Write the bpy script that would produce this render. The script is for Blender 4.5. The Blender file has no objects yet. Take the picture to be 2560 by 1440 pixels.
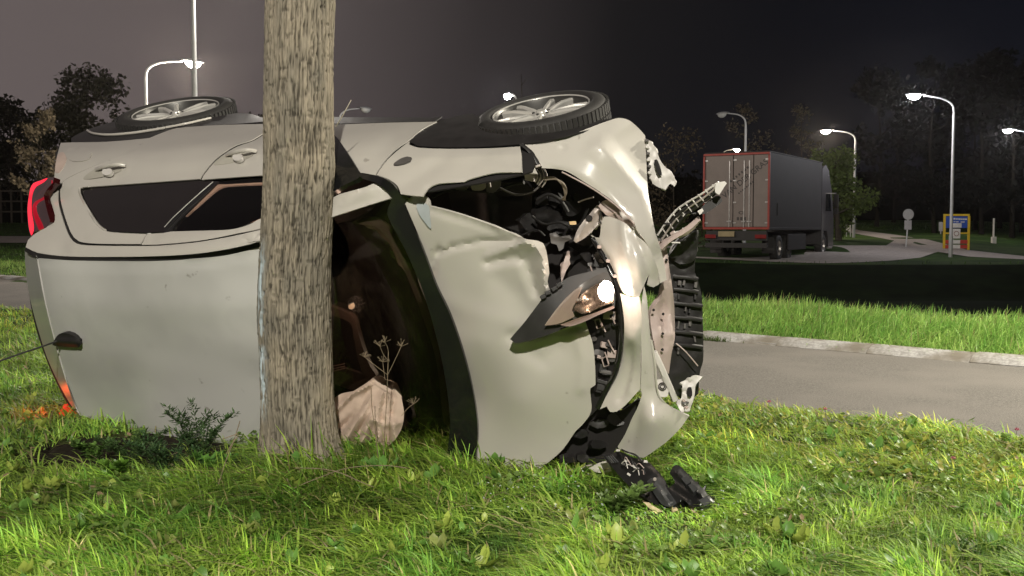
import bpy, bmesh, math, random
import numpy as np
from mathutils import Vector, Matrix
from mathutils.geometry import delaunay_2d_cdt

scene = bpy.context.scene
col = scene.collection
rng = np.random.default_rng(7)
random.seed(7)

# ------------------------------------------------------------------ camera
F, HOR, H = 2600.0, 570.0, 1.26          # focal length and horizon row in photo pixels, eye height
pitch = math.atan((720 - HOR) / F)
CP, SP = math.cos(pitch), math.sin(pitch)
cam_d = bpy.data.cameras.new('camera')
cam = bpy.data.objects.new('camera', cam_d)
col.objects.link(cam)
cam.location = (0, 0, H)
cam.rotation_euler = (math.pi / 2 - pitch, 0, 0)
cam_d.sensor_width = 36
cam_d.lens = 36 * F / 2560
cam_d.clip_start = 0.05
cam_d.clip_end = 2000
scene.camera = cam

# ------------------------------------------------------------------ night sky
world = bpy.data.worlds.new('World')
scene.world = world
world.use_nodes = True
wt = world.node_tree
wt.nodes.clear()
wo = wt.nodes.new('ShaderNodeOutputWorld')
bg = wt.nodes.new('ShaderNodeBackground')
tc = wt.nodes.new('ShaderNodeTexCoord')
sx = wt.nodes.new('ShaderNodeSeparateXYZ')
mr = wt.nodes.new('ShaderNodeMapRange')
mr.interpolation_type = 'SMOOTHSTEP'
mr.inputs[1].default_value = -0.62
mr.inputs[2].default_value = 0.60
cr = wt.nodes.new('ShaderNodeValToRGB')
e = cr.color_ramp.elements
e[0].position = 0.0
e[0].color = (0.138, 0.113, 0.110, 1)
e[1].position = 1.0
e[1].color = (0.0028, 0.0038, 0.0075, 1)
for p_, c_ in ((0.28, (0.084, 0.069, 0.068, 1)), (0.46, (0.032, 0.027, 0.027, 1)), (0.62, (0.0100, 0.0092, 0.0098, 1)), (0.80, (0.0042, 0.0045, 0.0065, 1))):
    n_ = e.new(p_)
    n_.color = c_
nz = wt.nodes.new('ShaderNodeTexNoise')
nz.inputs['Scale'].default_value = 2.2
nz.inputs['Detail'].default_value = 3
mx = wt.nodes.new('ShaderNodeMath')
mx.operation = 'MULTIPLY_ADD'
mx.inputs[1].default_value = 0.10
mx.inputs[2].default_value = -0.05
ad = wt.nodes.new('ShaderNodeMath')
L = wt.links.new
L(tc.outputs['Generated'], sx.inputs[0])
L(tc.outputs['Generated'], nz.inputs['Vector'])
L(sx.outputs['X'], mr.inputs[0])
L(nz.outputs[0], mx.inputs[0])
L(mr.outputs[0], ad.inputs[0])
L(mx.outputs[0], ad.inputs[1])
L(ad.outputs[0], cr.inputs[0])
L(cr.outputs[0], bg.inputs[0])
bg.inputs[1].default_value = 1.0
L(bg.outputs[0], wo.inputs[0])

# faint moonlight: the one sun
sd = bpy.data.lights.new('moon', 'SUN')
sd.energy = 0.02
sd.angle = math.radians(2)
sd.color = (0.9, 0.93, 1.0)
sun = bpy.data.objects.new('moon', sd)
col.objects.link(sun)
sun.rotation_euler = (math.radians(50), 0, math.radians(-25))

vs = scene.view_settings
vs.view_transform = 'Standard'
vs.look = 'None'
vs.exposure = 0
vs.gamma = 1
cy = scene.cycles
cy.max_bounces = 6
cy.diffuse_bounces = 3
cy.glossy_bounces = 3
cy.transmission_bounces = 4
cy.transparent_max_bounces = 12
cy.volume_bounces = 0
cy.sample_clamp_indirect = 6
cy.caustics_reflective = False
cy.caustics_refractive = False

# ------------------------------------------------------------------ helpers
CAM = np.array([0, 0, H])


def ray(px, py):
    x = (np.asarray(px, float) - 1280) / F
    y = -(np.asarray(py, float) - 720) / F
    return np.stack([x, CP + y * SP, -SP + y * CP], -1)


def at(px, py, Y):
    """point seen at photo pixel (px,py), Y metres in front of the camera position"""
    r = ray(px, py)
    return CAM + r * (np.asarray(Y, float) / r[..., 1])[..., None]


def gnd(px, py, z=0.0):
    r = ray(px, py)
    return CAM + r * ((z - H) / r[..., 2])[..., None]


def tps(ctrl, lam=1e-3):
    c = np.array(ctrl, float)
    xy = c[:, :2] / 400.0
    n = len(c)

    def U(a, b):
        d2 = ((a[:, None, :] - b[None, :, :]) ** 2).sum(-1)
        return np.where(d2 > 0, d2 * np.log(d2 + 1e-12), 0)
    K = U(xy, xy) + np.eye(n) * lam
    P = np.hstack([np.ones((n, 1)), xy])
    A = np.block([[K, P], [P.T, np.zeros((3, 3))]])
    w = np.linalg.solve(A, np.concatenate([c[:, 2], np.zeros(3)]))

    def f(px, py):
        q = np.stack([np.ravel(px), np.ravel(py)], -1) / 400.0
        return U(q, xy) @ w[:n] + np.hstack([np.ones((len(q), 1)), q]) @ w[n:]
    return f


# value noise for numpy geometry
_N = rng.random((256, 256))


def vnoise(x, y):
    x = np.asarray(x, float)
    y = np.asarray(y, float)
    xi = np.floor(x).astype(int)
    yi = np.floor(y).astype(int)
    fx = x - xi
    fy = y - yi
    fx = fx * fx * (3 - 2 * fx)
    fy = fy * fy * (3 - 2 * fy)
    g = lambda a, b: _N[a % 256, b % 256]
    return (g(xi, yi) * (1 - fx) + g(xi + 1, yi) * fx) * (1 - fy) + (g(xi, yi + 1) * (1 - fx) + g(xi + 1, yi + 1) * fx) * fy


def fbm(x, y, o=4):
    s = 0
    a = 0.5
    for k in range(o):
        s = s + a * vnoise(x * 2 ** k + 17.3 * k, y * 2 ** k + 5.1 * k)
        a *= 0.5
    return s


def org(p):
    o = np.zeros(3)
    while p is not None:
        o = o + np.array(p.location)
        p = p.parent
    return o


def add(name, V, Fc, m, parent=None, smooth=False, loc=None, split=None, th=0, bevel=0):
    V = np.asarray(V, float).reshape(-1, 3)
    base = org(parent) + (np.array(loc, float) if loc is not None else 0)
    me = bpy.data.meshes.new(name)
    me.from_pydata((V - base).tolist(), [], [tuple(int(i) for i in f) for f in Fc])
    me.update()
    if smooth:
        me.shade_smooth()
    me.materials.append(m)
    o = bpy.data.objects.new(name, me)
    if loc is not None:
        o.location = loc
    o.parent = parent
    col.objects.link(o)
    if th:
        md = o.modifiers.new('solid', 'SOLIDIFY')
        md.thickness = th
        md.offset = -1
    if bevel:
        md = o.modifiers.new('bevel', 'BEVEL')
        md.width = bevel
        md.segments = 2
        md.limit_method = 'ANGLE'
        md.angle_limit = math.radians(40)
    if split:
        md = o.modifiers.new('split', 'EDGE_SPLIT')
        md.split_angle = math.radians(split)
    return o


def empty(name, loc, label=None, cat=None, group=None, rz=0, parent=None):
    o = bpy.data.objects.new(name, None)
    o.location = loc
    o.rotation_euler = (0, 0, rz)
    o.parent = parent
    o.empty_display_size = 0.1
    col.objects.link(o)
    tag(o, label, cat, group)
    return o


def tag(o, label=None, cat=None, group=None, kind=None):
    if label:
        o['label'] = label
    if cat:
        o['category'] = cat
    if group:
        o['group'] = group
    if kind:
        o['kind'] = kind
    return o


def curve_pts(pts, step, closed=True):
    """smooth outline through pts; a point given as (x,y,1) is a corner"""
    n = len(pts)
    P = np.array([p[:2] for p in pts], float)
    cor = [len(p) > 2 and p[2] for p in pts]
    out = []
    for i in range(n if closed else n - 1):
        p1, p2 = P[i], P[(i + 1) % n]
        p0 = p1 if (cor[i] or (not closed and i == 0)) else P[i - 1]
        p3 = p2 if (cor[(i + 1) % n] or (not closed and i == n - 2)) else P[(i + 2) % n]
        k = max(1, int(np.hypot(*(p2 - p1)) / step))
        for t in np.arange(k) / k:
            m1, m2 = (p2 - p0) * 0.5, (p3 - p1) * 0.5
            ln = np.hypot(*(p2 - p1))
            for m in (m1, m2):
                q = np.hypot(*m)
                if q > ln:
                    m *= ln / q
            h = np.array([2 * t**3 - 3 * t**2 + 1, t**3 - 2 * t**2 + t, -2 * t**3 + 3 * t**2, t**3 - t**2])
            out.append(h[0] * p1 + h[1] * m1 + h[2] * p2 + h[3] * m2)
    if not closed:
        out.append(P[-1])
    return np.array(out)


def inside(poly, x, y):
    r = np.zeros(x.shape, bool)
    n = len(poly)
    for i in range(n):
        x1, y1 = poly[i]
        x2, y2 = poly[(i + 1) % n]
        if y1 == y2:
            continue
        c = ((y1 > y) != (y2 > y)) & (x < (x2 - x1) * (y - y1) / (y2 - y1) + x1)
        r ^= c
    return r


def seg_dist(x, y, line):
    d = np.full(x.shape, 1e9)
    L_ = np.array(line, float)
    for a, b in zip(L_[:-1], L_[1:]):
        v = b - a
        t = np.clip(((x - a[0]) * v[0] + (y - a[1]) * v[1]) / (v @ v + 1e-9), 0, 1)
        d = np.minimum(d, np.hypot(x - a[0] - t * v[0], y - a[1] - t * v[1]))
    return d


def sheet(name, outline, depth, m, parent=None, step=13, th=0.006, push=0.0, ridges=(), rough=0.0, rscale=40., split=50, smooth=True, sharp=False, lam=1e-3):
    """sheet of material whose outline is read from the photograph and whose distance is set by depth"""
    if sharp:
        outline = [(p[0], p[1], 1) for p in outline]
    ol = curve_pts(outline, step)
    x0, y0 = ol.min(0)
    x1, y1 = ol.max(0)
    gx, gy = np.meshgrid(np.arange(x0 + step * .5, x1, step), np.arange(y0 + step * .5, y1, step * .87))
    gx = gx + (np.arange(gx.shape[0]) % 2)[:, None] * step * .5
    gx = gx.ravel()
    gy = gy.ravel()
    k = inside(ol, gx, gy)
    gx, gy = gx[k], gy[k]
    if len(gx):
        d = seg_dist(gx, gy, np.vstack([ol, ol[:1]]))
        k = d > step * .45
        gx, gy = gx[k], gy[k]
    pts = [Vector(p) for p in ol.tolist()] + [Vector((a, b)) for a, b in zip(gx.tolist(), gy.tolist())]
    n = len(ol)
    r = delaunay_2d_cdt(pts, [(i, (i + 1) % n) for i in range(n)], [], 1, 1e-4)
    v2 = np.array([tuple(v) for v in r[0]])
    fc = r[2]
    px, py = v2[:, 0], v2[:, 1]
    Y = depth(px, py) if callable(depth) else tps(depth, lam)(px, py) if len(depth) >= 3 else np.full(len(px), depth[0][2])
    Y = np.asarray(Y, float) + push
    for line, w, a in ridges:
        dl = seg_dist(px, py, line) / abs(w)
        Y = Y - a * (np.exp(-dl ** 2) if w > 0 else np.clip(1 - dl, 0, 1) ** 1.3)
    if rough:
        Y = Y - rough * (fbm(px / rscale, py / rscale, 3) - .5) * 2
    V = at(px, py, Y)
    out = []
    for f in fc:
        a, b, c = V[f[0]], V[f[1]], V[f[2]]
        nn = np.cross(b - a, c - a)
        out.append(f if nn @ (a - CAM) < 0 else f[::-1])
    return add(name, V, out, m, parent, smooth=smooth, th=th, split=split)


def flat(Y):
    return lambda px, py: np.full(np.shape(px), float(Y))


def tube_vf(P, r, n=6, cap=True):
    P = np.asarray(P, float)
    m = len(P)
    r = np.broadcast_to(np.asarray(r, float), (m,))
    V = []
    T = np.gradient(P, axis=0)
    T /= np.linalg.norm(T, axis=1)[:, None] + 1e-9
    up = np.array([0, 0, 1.]) if abs(T[0][2]) < .9 else np.array([1., 0, 0])
    u = np.cross(T[0], up)
    u /= np.linalg.norm(u)
    for i in range(m):
        u = u - T[i] * (u @ T[i])
        u /= np.linalg.norm(u) + 1e-9
        w = np.cross(T[i], u)
        for k in range(n):
            a = 2 * math.pi * k / n
            V.append(P[i] + r[i] * (math.cos(a) * u + math.sin(a) * w))
    Fc = []
    for i in range(m - 1):
        for k in range(n):
            Fc.append((i * n + k, i * n + (k + 1) % n, (i + 1) * n + (k + 1) % n, (i + 1) * n + k))
    if cap:
        Fc.append(tuple(range(n))[::-1])
        Fc.append(tuple((m - 1) * n + k for k in range(n)))
    return V, Fc


def spline3(P, k=6):
    P = np.asarray(P, float)
    out = []
    n = len(P)
    for i in range(n - 1):
        p0, p1, p2, p3 = P[max(0, i - 1)], P[i], P[i + 1], P[min(n - 1, i + 2)]
        for t in np.arange(k) / k:
            out.append(.5 * (2 * p1 + (p2 - p0) * t + (2 * p0 - 5 * p1 + 4 * p2 - p3) * t**2 + (3 * p1 - p0 - 3 * p2 + p3) * t**3))
    out.append(P[-1])
    return np.array(out)


def tube(name, P, r, m, parent=None, n=6, k=5, **kw):
    Q = spline3(P, k) if k > 1 and len(P) > 2 else np.asarray(P, float)
    if np.ndim(r):
        r = np.interp(np.linspace(0, 1, len(Q)), np.linspace(0, 1, len(r)), r)
    V, Fc = tube_vf(Q, r, n)
    return add(name, V, Fc, m, parent, smooth=True, split=60, **kw)


def pxtube(name, pts, rpx, m, parent=None, **kw):
    """tube through photo pixels (px,py,Y); radius in photo pixels"""
    P = np.array([at(a, b, c) for a, b, c in pts])
    r = rpx * np.mean([p[2] for p in pts]) / F
    return tube(name, P, r, m, parent, **kw)


def lathe_vf(prof, n=48, closed=False):
    """prof: (radius, height) pairs turned round +Z"""
    V = []
    m = len(prof)
    for k in range(n):
        a = 2 * math.pi * k / n
        for r, z in prof:
            V.append((r * math.cos(a), r * math.sin(a), z))
    Fc = []
    for k in range(n):
        for i in range(m if closed else m - 1):
            j = (i + 1) % m
            Fc.append((k * m + i, ((k + 1) % n) * m + i, ((k + 1) % n) * m + j, k * m + j))
    return V, Fc


BOXF = [(0, 3, 2, 1), (4, 5, 6, 7), (0, 1, 5, 4), (1, 2, 6, 5), (2, 3, 7, 6), (3, 0, 4, 7)]


def box_vf(c, ax, s):
    """box with centre c, axis rows ax, full sizes s"""
    c = np.asarray(c, float)
    ax = np.asarray(ax, float)
    h = np.asarray(s, float) / 2
    V = []
    for z in (-1, 1):
        for x, y in ((-1, -1), (1, -1), (1, 1), (-1, 1)):
            V.append(c + x * h[0] * ax[0] + y * h[1] * ax[1] + z * h[2] * ax[2])
    return V, BOXF


def box(name, c, s, m, parent=None, ax=np.eye(3), bevel=0.004, **kw):
    V, Fc = box_vf(c, ax, s)
    return add(name, V, Fc, m, parent, bevel=bevel, **kw)


def frame(t, up=(0, 0, 1)):
    """right-handed axes with x along t"""
    t = np.asarray(t, float)
    t = t / np.linalg.norm(t)
    y = np.cross(np.asarray(up, float), t)
    y /= np.linalg.norm(y)
    return np.array([t, y, np.cross(t, y)])


def join_vf(parts):
    V = []
    Fc = []
    for v, f in parts:
        o = len(V)
        V += [tuple(p) for p in v]
        Fc += [tuple(i + o for i in q) for q in f]
    return V, Fc


# ------------------------------------------------------------------ materials
def mat(name, c, rough=.5, metal=0., coat=0., c2=None, var=.18, scale=6., bump=0., bscale=80., emit=None, estr=0., spec=.5, stretch=None, cr=(.35, .68), detail=4, c3=None, scale3=1.5, scratch=0.):
    m = bpy.data.materials.new(name)
    m.use_nodes = True
    t = m.node_tree
    b = t.nodes['Principled BSDF']
    b.inputs['Roughness'].default_value = rough
    b.inputs['Metallic'].default_value = metal
    b.inputs['Coat Weight'].default_value = coat
    b.inputs['Coat Roughness'].default_value = .04
    b.inputs['Specular IOR Level'].default_value = spec
    tcn = t.nodes.new('ShaderNodeTexCoord')
    mp = t.nodes.new('ShaderNodeMapping')
    t.links.new(tcn.outputs['Object'], mp.inputs[0])
    if stretch:
        mp.inputs['Scale'].default_value = stretch
    n = t.nodes.new('ShaderNodeTexNoise')
    n.inputs['Scale'].default_value = scale
    n.inputs['Detail'].default_value = detail
    t.links.new(mp.outputs[0], n.inputs['Vector'])
    r = t.nodes.new('ShaderNodeValToRGB')
    r.color_ramp.elements[0].position = cr[0]
    r.color_ramp.elements[1].position = cr[1]
    c2 = c2 or tuple(x * (1 - var) for x in c)
    r.color_ramp.elements[0].color = (*c2, 1)
    r.color_ramp.elements[1].color = (*c, 1)
    t.links.new(n.outputs[0], r.inputs[0])
    outc = r.outputs[0]
    if c3:
        n3 = t.nodes.new('ShaderNodeTexNoise')
        n3.inputs['Scale'].default_value = scale3
        n3.inputs['Detail'].default_value = 3
        t.links.new(tcn.outputs['Object'], n3.inputs['Vector'])
        r3 = t.nodes.new('ShaderNodeValToRGB')
        r3.color_ramp.elements[0].position = .46
        r3.color_ramp.elements[1].position = .62
        t.links.new(n3.outputs[0], r3.inputs[0])
        mxn = t.nodes.new('ShaderNodeMix')
        mxn.data_type = 'RGBA'
        t.links.new(r3.outputs[0], mxn.inputs['Factor'])
        t.links.new(outc, mxn.inputs[6])
        mxn.inputs[7].default_value = (*c3, 1)
        outc = mxn.outputs[2]
    if scratch:
        for sc, st, lo_, hi_, cs, fa in ((11., (1, 1, 1), .70, .74, (.12, .10, .075), scratch),):
            m4 = t.nodes.new('ShaderNodeMapping')
            m4.inputs['Scale'].default_value = st
            m4.inputs['Rotation'].default_value = (.2, .35, .5)
            t.links.new(tcn.outputs['Object'], m4.inputs[0])
            n4 = t.nodes.new('ShaderNodeTexNoise')
            n4.inputs['Scale'].default_value = sc
            n4.inputs['Detail'].default_value = 6
            t.links.new(m4.outputs[0], n4.inputs['Vector'])
            q4 = t.nodes.new('ShaderNodeMapRange')
            q4.inputs[1].default_value = lo_
            q4.inputs[2].default_value = hi_
            q4.inputs[4].default_value = fa
            t.links.new(n4.outputs[0], q4.inputs[0])
            x4 = t.nodes.new('ShaderNodeMix')
            x4.data_type = 'RGBA'
            t.links.new(q4.outputs[0], x4.inputs['Factor'])
            t.links.new(outc, x4.inputs[6])
            x4.inputs[7].default_value = (*cs, 1)
            outc = x4.outputs[2]
    t.links.new(outc, b.inputs['Base Color'])
    if bump:
        nb = t.nodes.new('ShaderNodeTexNoise')
        nb.inputs['Scale'].default_value = bscale
        nb.inputs['Detail'].default_value = 3
        t.links.new(mp.outputs[0], nb.inputs['Vector'])
        bp = t.nodes.new('ShaderNodeBump')
        bp.inputs['Strength'].default_value = bump
        bp.inputs['Distance'].default_value = .01
        t.links.new(nb.outputs[0], bp.inputs['Height'])
        t.links.new(bp.outputs[0], b.inputs['Normal'])
    if emit:
        b.inputs['Emission Color'].default_value = (*emit, 1)
        b.inputs['Emission Strength'].default_value = estr
    return m


def glass_mat(name, tint, gloss=.06, rough=.03):
    m = bpy.data.materials.new(name)
    m.use_nodes = True
    t = m.node_tree
    t.nodes.clear()
    o = t.nodes.new('ShaderNodeOutputMaterial')
    tr = t.nodes.new('ShaderNodeBsdfTransparent')
    tr.inputs[0].default_value = (*tint, 1)
    gl = t.nodes.new('ShaderNodeBsdfGlossy')
    gl.inputs['Roughness'].default_value = rough
    gl.inputs['Color'].default_value = (.9, .9, .9, 1)
    fr = t.nodes.new('ShaderNodeFresnel')
    fr.inputs[0].default_value = 1.35
    mxs = t.nodes.new('ShaderNodeMixShader')
    t.links.new(fr.outputs[0], mxs.inputs[0])
    t.links.new(tr.outputs[0], mxs.inputs[1])
    t.links.new(gl.outputs[0], mxs.inputs[2])
    t.links.new(mxs.outputs[0], o.inputs[0])
    return m


def leaf_mat(name, transl=.35, rough=.5, attr='col', spec=.3):
    m = bpy.data.materials.new(name)
    m.use_nodes = True
    t = m.node_tree
    b = t.nodes['Principled BSDF']
    o = t.nodes['Material Output']
    a = t.nodes.new('ShaderNodeAttribute')
    a.attribute_name = attr
    b.inputs['Roughness'].default_value = rough
    b.inputs['Specular IOR Level'].default_value = spec
    t.links.new(a.outputs['Color'], b.inputs['Base Color'])
    tl = t.nodes.new('ShaderNodeBsdfTranslucent')
    t.links.new(a.outputs['Color'], tl.inputs[0])
    mxs = t.nodes.new('ShaderNodeMixShader')
    mxs.inputs[0].default_value = transl
    t.links.new(b.outputs[0], mxs.inputs[1])
    t.links.new(tl.outputs[0], mxs.inputs[2])
    t.links.new(mxs.outputs[0], o.inputs[0])
    return m


def mesh_np(name, V, faces_flat, starts, totals, m, colr=None, parent=None):
    me = bpy.data.meshes.new(name)
    me.vertices.add(len(V))
    me.vertices.foreach_set('co', np.asarray(V, np.float32).ravel())
    me.loops.add(len(faces_flat))
    me.loops.foreach_set('vertex_index', np.asarray(faces_flat, np.int32))
    me.polygons.add(len(starts))
    me.polygons.foreach_set('loop_start', np.asarray(starts, np.int32))
    me.update(calc_edges=True)
    if colr is not None:
        at_ = me.attributes.new('col', 'FLOAT_COLOR', 'POINT')
        c4 = np.ones((len(V), 4), np.float32)
        c4[:, :3] = colr
        at_.data.foreach_set('color', c4.ravel())
    me.materials.append(m)
    o = bpy.data.objects.new(name, me)
    o.parent = parent
    col.objects.link(o)
    return o

# ================================================================== the setting
U2 = np.array([.728, -.686])      # along the lane
N2 = np.array([.686, .728])       # across it, away from the camera
Q_NEAR, Q_KERB = 6.66, 9.91


def sstep(a, b, x):
    t = np.clip((x - a) / (b - a), 0, 1)
    return t * t * (3 - 2 * t)


def terrain(x, y):
    x = np.asarray(x, float)
    y = np.asarray(y, float)
    s = x * U2[0] + y * U2[1]
    q = x * N2[0] + y * N2[1]
    wl = sstep(-17, -24, s)
    zl = np.interp(y, [0, 30, 45, 52, 62, 70, 80, 120, 600], [0, 0, .35, .5, .75, 1.0, 1.6, 2.6, 5]) * sstep(11, 14, q)
    rise = np.interp(y, [0, 32.5, 36.6, 46, 62, 90, 600], [0, 0, 1, 1, 1, 1, 1])
    zr = -1.0 * sstep(12.2, 14.8, q) * (1 - rise) + np.interp(y, [0, 46, 62, 600], [0, 0, .3, .6])
    z = wl * zl + (1 - wl) * zr
    near = sstep(7.2, 5.8, q)
    z = z + near * (.05 * (fbm(x * .9 + 3, y * .9 + 8, 3) - .45))
    d2 = (x + 1.07) ** 2 + (y - 5.2) ** 2
    z = z + .09 * np.exp(-d2 / .35)          # soil heaped round the foot of the trunk
    z = z + .16 * sstep(10.2, 11.6, q) * sstep(13.4, 12.0, q)
    return z


M_soil = mat('soil_and_turf', (.034, .052, .014), rough=.95, spec=.1, c2=(.018, .022, .009), scale=9, bump=.8, bscale=60, c3=(.05, .06, .018), scale3=.6)
M_far = mat('distant_turf', (.030, .062, .012), rough=.95, spec=.08, c2=(.014, .028, .007), scale=1.4, bump=.6, bscale=14, c3=(.045, .075, .018), scale3=.25)
M_asph = mat('asphalt', (.215, .200, .180), rough=.82, c2=(.10, .092, .083), scale=70, bump=.8, bscale=110, c3=(.185, .170, .153), scale3=.9, spec=.4, cr=(.3, .7))
M_path = mat('pale_gravel_path', (.34, .30, .27), rough=.9, c2=(.24, .21, .19), scale=5, bump=.3)
M_kerb = mat('kerb_concrete', (.44, .43, .42), rough=.85, c2=(.25, .24, .23), scale=30, bump=.5, bscale=150, c3=(.17, .15, .12), scale3=2.2)

ys = np.unique(np.concatenate([np.arange(-30, 2, 4.), np.arange(2, 16, .16), np.arange(16, 50, .5), np.arange(50, 130, 3.), np.arange(130, 900, 35.)]))
xs = np.unique(np.concatenate([np.arange(-600, -60, 40.), np.arange(-60, -8, 2.), np.arange(-8, 8, .16), np.arange(8, 40, .8), np.arange(40, 600, 40.)]))
gx, gy = np.meshgrid(xs, ys)
V = np.stack([gx, gy, terrain(gx, gy)], -1).reshape(-1, 3)
nx, ny = len(xs), len(ys)
i0 = (np.arange(ny - 1)[:, None] * nx + np.arange(nx - 1)[None, :]).ravel()
quads = np.stack([i0, i0 + 1, i0 + nx + 1, i0 + nx], -1)
ground = mesh_np('ground', V, quads.ravel(), np.arange(len(quads)) * 4, None, M_soil)
ground.data.materials.append(M_far)
cen = V[quads].mean(1)
qc = cen[:, 0] * N2[0] + cen[:, 1] * N2[1]
M_ditch = mat('unlit_ditch_turf', (.008, .015, .004), rough=1, spec=.03, c2=(.004, .007, .002), scale=1.1, bump=.8, bscale=10)  # darkness of the unlit ground beyond the verge, put into the turf colour
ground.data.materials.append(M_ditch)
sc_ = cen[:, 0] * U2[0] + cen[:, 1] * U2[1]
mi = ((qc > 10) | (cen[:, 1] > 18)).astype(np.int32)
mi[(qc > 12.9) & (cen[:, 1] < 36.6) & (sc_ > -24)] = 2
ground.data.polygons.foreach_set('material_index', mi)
M_shade = mat('shadow_soil', (.030, .024, .016), rough=1, spec=.1, c2=(.014, .011, .008), scale=30, bump=1, bscale=50)  # shadow under the car's tail, put into the ground colour
ground.data.materials.append(M_shade)


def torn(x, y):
    """shadow below the tail of the car, made as dark bare soil"""
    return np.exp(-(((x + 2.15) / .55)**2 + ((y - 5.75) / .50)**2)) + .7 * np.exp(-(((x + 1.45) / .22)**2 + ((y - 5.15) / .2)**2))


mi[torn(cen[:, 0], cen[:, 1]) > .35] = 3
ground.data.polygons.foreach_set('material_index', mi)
ground.data.shade_smooth()
tag(ground, kind='structure')


def lane_pt(s, q, z):
    p = U2 * s + N2 * q
    return (p[0], p[1], z)


# lane: cambered sheet of asphalt
sv = np.arange(-75, 30, 1.0)
qv = np.array([Q_NEAR - .35, Q_NEAR + .3, 7.6, 8.3, 9.0, Q_KERB + .02])
zv = np.array([.0, .012, .022, .026, .022, .010])
V = [lane_pt(s, q, z) for s in sv for q, z in zip(qv, zv)]
k = len(qv)
Fq = [(i * k + j, (i + 1) * k + j, (i + 1) * k + j + 1, i * k + j + 1) for i in range(len(sv) - 1) for j in range(k - 1)]
road = add('road', V, Fq, M_asph, smooth=True)
tag(road, kind='structure')

# kerb of separate stones, each a little out of line
kerb = add('kerb', [lane_pt(s, q, z) for s in (-75, 30) for q, z in ((Q_KERB + .03, -.05), (Q_KERB + .03, .03), (Q_KERB + .26, .06), (Q_KERB + .26, -.05))],
           [(0, 1, 5, 4), (1, 2, 6, 5), (2, 3, 7, 6)], M_kerb)
tag(kerb, kind='structure')
Vk = [(a, b, c) for a in (-.496, .496) for b, c in ((0, -.04), (0, .012), (.06, .055), (.11, .078), (.25, .088), (.26, -.04))]
Fk = [(i, (i + 1) % 6, 6 + (i + 1) % 6, 6 + i) for i in range(6)] + [tuple(range(6))[::-1], tuple(range(6, 12))]
mk = bpy.data.meshes.new('kerb_stone')
mk.from_pydata([tuple(U2[0] * a + N2[0] * b if i == 0 else U2[1] * a + N2[1] * b if i == 1 else c for i in range(3)) for a, b, c in Vk], [], Fk)
mk.materials.append(M_kerb)
for i, s in enumerate(np.arange(-60, 12, 1.0)):
    o = bpy.data.objects.new('kerb_stone', mk)
    p = lane_pt(s, Q_KERB + random.uniform(-.008, .008), random.uniform(-.008, .008))
    o.location = p
    o.rotation_euler = (random.uniform(-.012, .012), random.uniform(-.012, .012), random.uniform(-.012, .012))
    o.parent = kerb
    col.objects.link(o)


def ground_patch(name, pix, m, z=.012, kind='structure'):
    P = np.array([gnd(a, b) for a, b in pix])
    P[:, 2] = terrain(P[:, 0], P[:, 1]) + z
    n = len(P)
    pts = [Vector((a, b)) for a, b in P[:, :2]]
    r = delaunay_2d_cdt(pts, [(i, (i + 1) % n) for i in range(n)], [], 1, 1e-4)
    v = np.array([tuple(a) for a in r[0]])
    o = add(name, np.column_stack([v, terrain(v[:, 0], v[:, 1]) + z]), r[2], m)
    tag(o, kind=kind)
    return o


side_road = ground_patch('side_road', [(1500, 655), (1735, 655), (1900, 657), (2060, 659), (2160, 656), (2230, 652), (2300, 645), (2345, 637), (2420, 642), (2560, 649), (2700, 655), (2700, 645), (2560, 641),
                                       (2420, 634), (2320, 627), (2240, 621), (2150, 616), (2120, 614), (2110, 617), (2180, 623), (2235, 629), (2215, 634), (2100, 636), (1900, 637), (1700, 638), (1500, 639)], M_path)
# path on the rise at the left
ppx = [(-40, 612), (30, 611), (120, 610), (300, 609), (300, 594), (120, 593), (30, 592), (-40, 591)]
P = []
for a, b in ppx:
    yy = 52.0 if b > 600 else 62.0
    P.append(at(a, b, yy))
V = np.array(P)
V[:, 2] = terrain(V[:, 0], V[:, 1]) + .03
pth = add('path', V, [tuple(range(len(V)))], M_path)
tag(pth, kind='structure')


# ------------------------------------------------------------------ grass
def blades(name, x, y, h, w, lean, az, colr, m, segs=(0, .38, .72, 1.0), wid=(1., .92, .6, .04), zoff=0):
    n = len(x)
    z = terrain(x, y) + zoff
    dx, dy = np.cos(az), np.sin(az)
    tw = az + np.pi / 2 + rng.normal(0, .5, n)
    sx_, sy_ = np.cos(tw), np.sin(tw)
    V = np.zeros((n, 2 * len(segs) - 1, 3), np.float32)
    k = 0
    for t, wd in zip(segs, wid):
        px = x + dx * lean * h * t**1.7
        py = y + dy * lean * h * t**1.7
        pz = z + h * (t - .42 * np.clip(lean, 0, 1.6) * t**2)
        if t < 1:
            V[:, k] = np.stack([px - sx_ * w * wd, py - sy_ * w * wd, pz], -1)
            V[:, k + 1] = np.stack([px + sx_ * w * wd, py + sy_ * w * wd, pz], -1)
            k += 2
        else:
            V[:, k] = np.stack([px, py, pz], -1)
            k += 1
    K = k
    fl = []
    tot = []
    for i in range(len(segs) - 2):
        fl += [2 * i, 2 * i + 1, 2 * i + 3, 2 * i + 2]
        tot.append(4)
    i = len(segs) - 2
    fl += [2 * i, 2 * i + 1, 2 * i + 2]
    tot.append(3)
    fl = np.array(fl)
    F_ = (np.arange(n)[:, None] * K + fl[None, :]).ravel()
    T_ = np.tile(tot, n)
    S_ = np.concatenate([[0], np.cumsum(T_)[:-1]])
    C_ = np.repeat(colr, K, axis=0)
    o = mesh_np(name, V.reshape(-1, 3), F_, S_, T_, m, C_)
    return o


def frustum_xy(n, y0, y1, power, margin=1.34):
    u = rng.random(n)
    # density ~ y^-power per area
    k = 2 - power
    y = (y0**k + u * (y1**k - y0**k)) ** (1 / k)
    x = (rng.random(n) * 2 - 1) * (1280 / F) * y * margin
    return x, y


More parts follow.
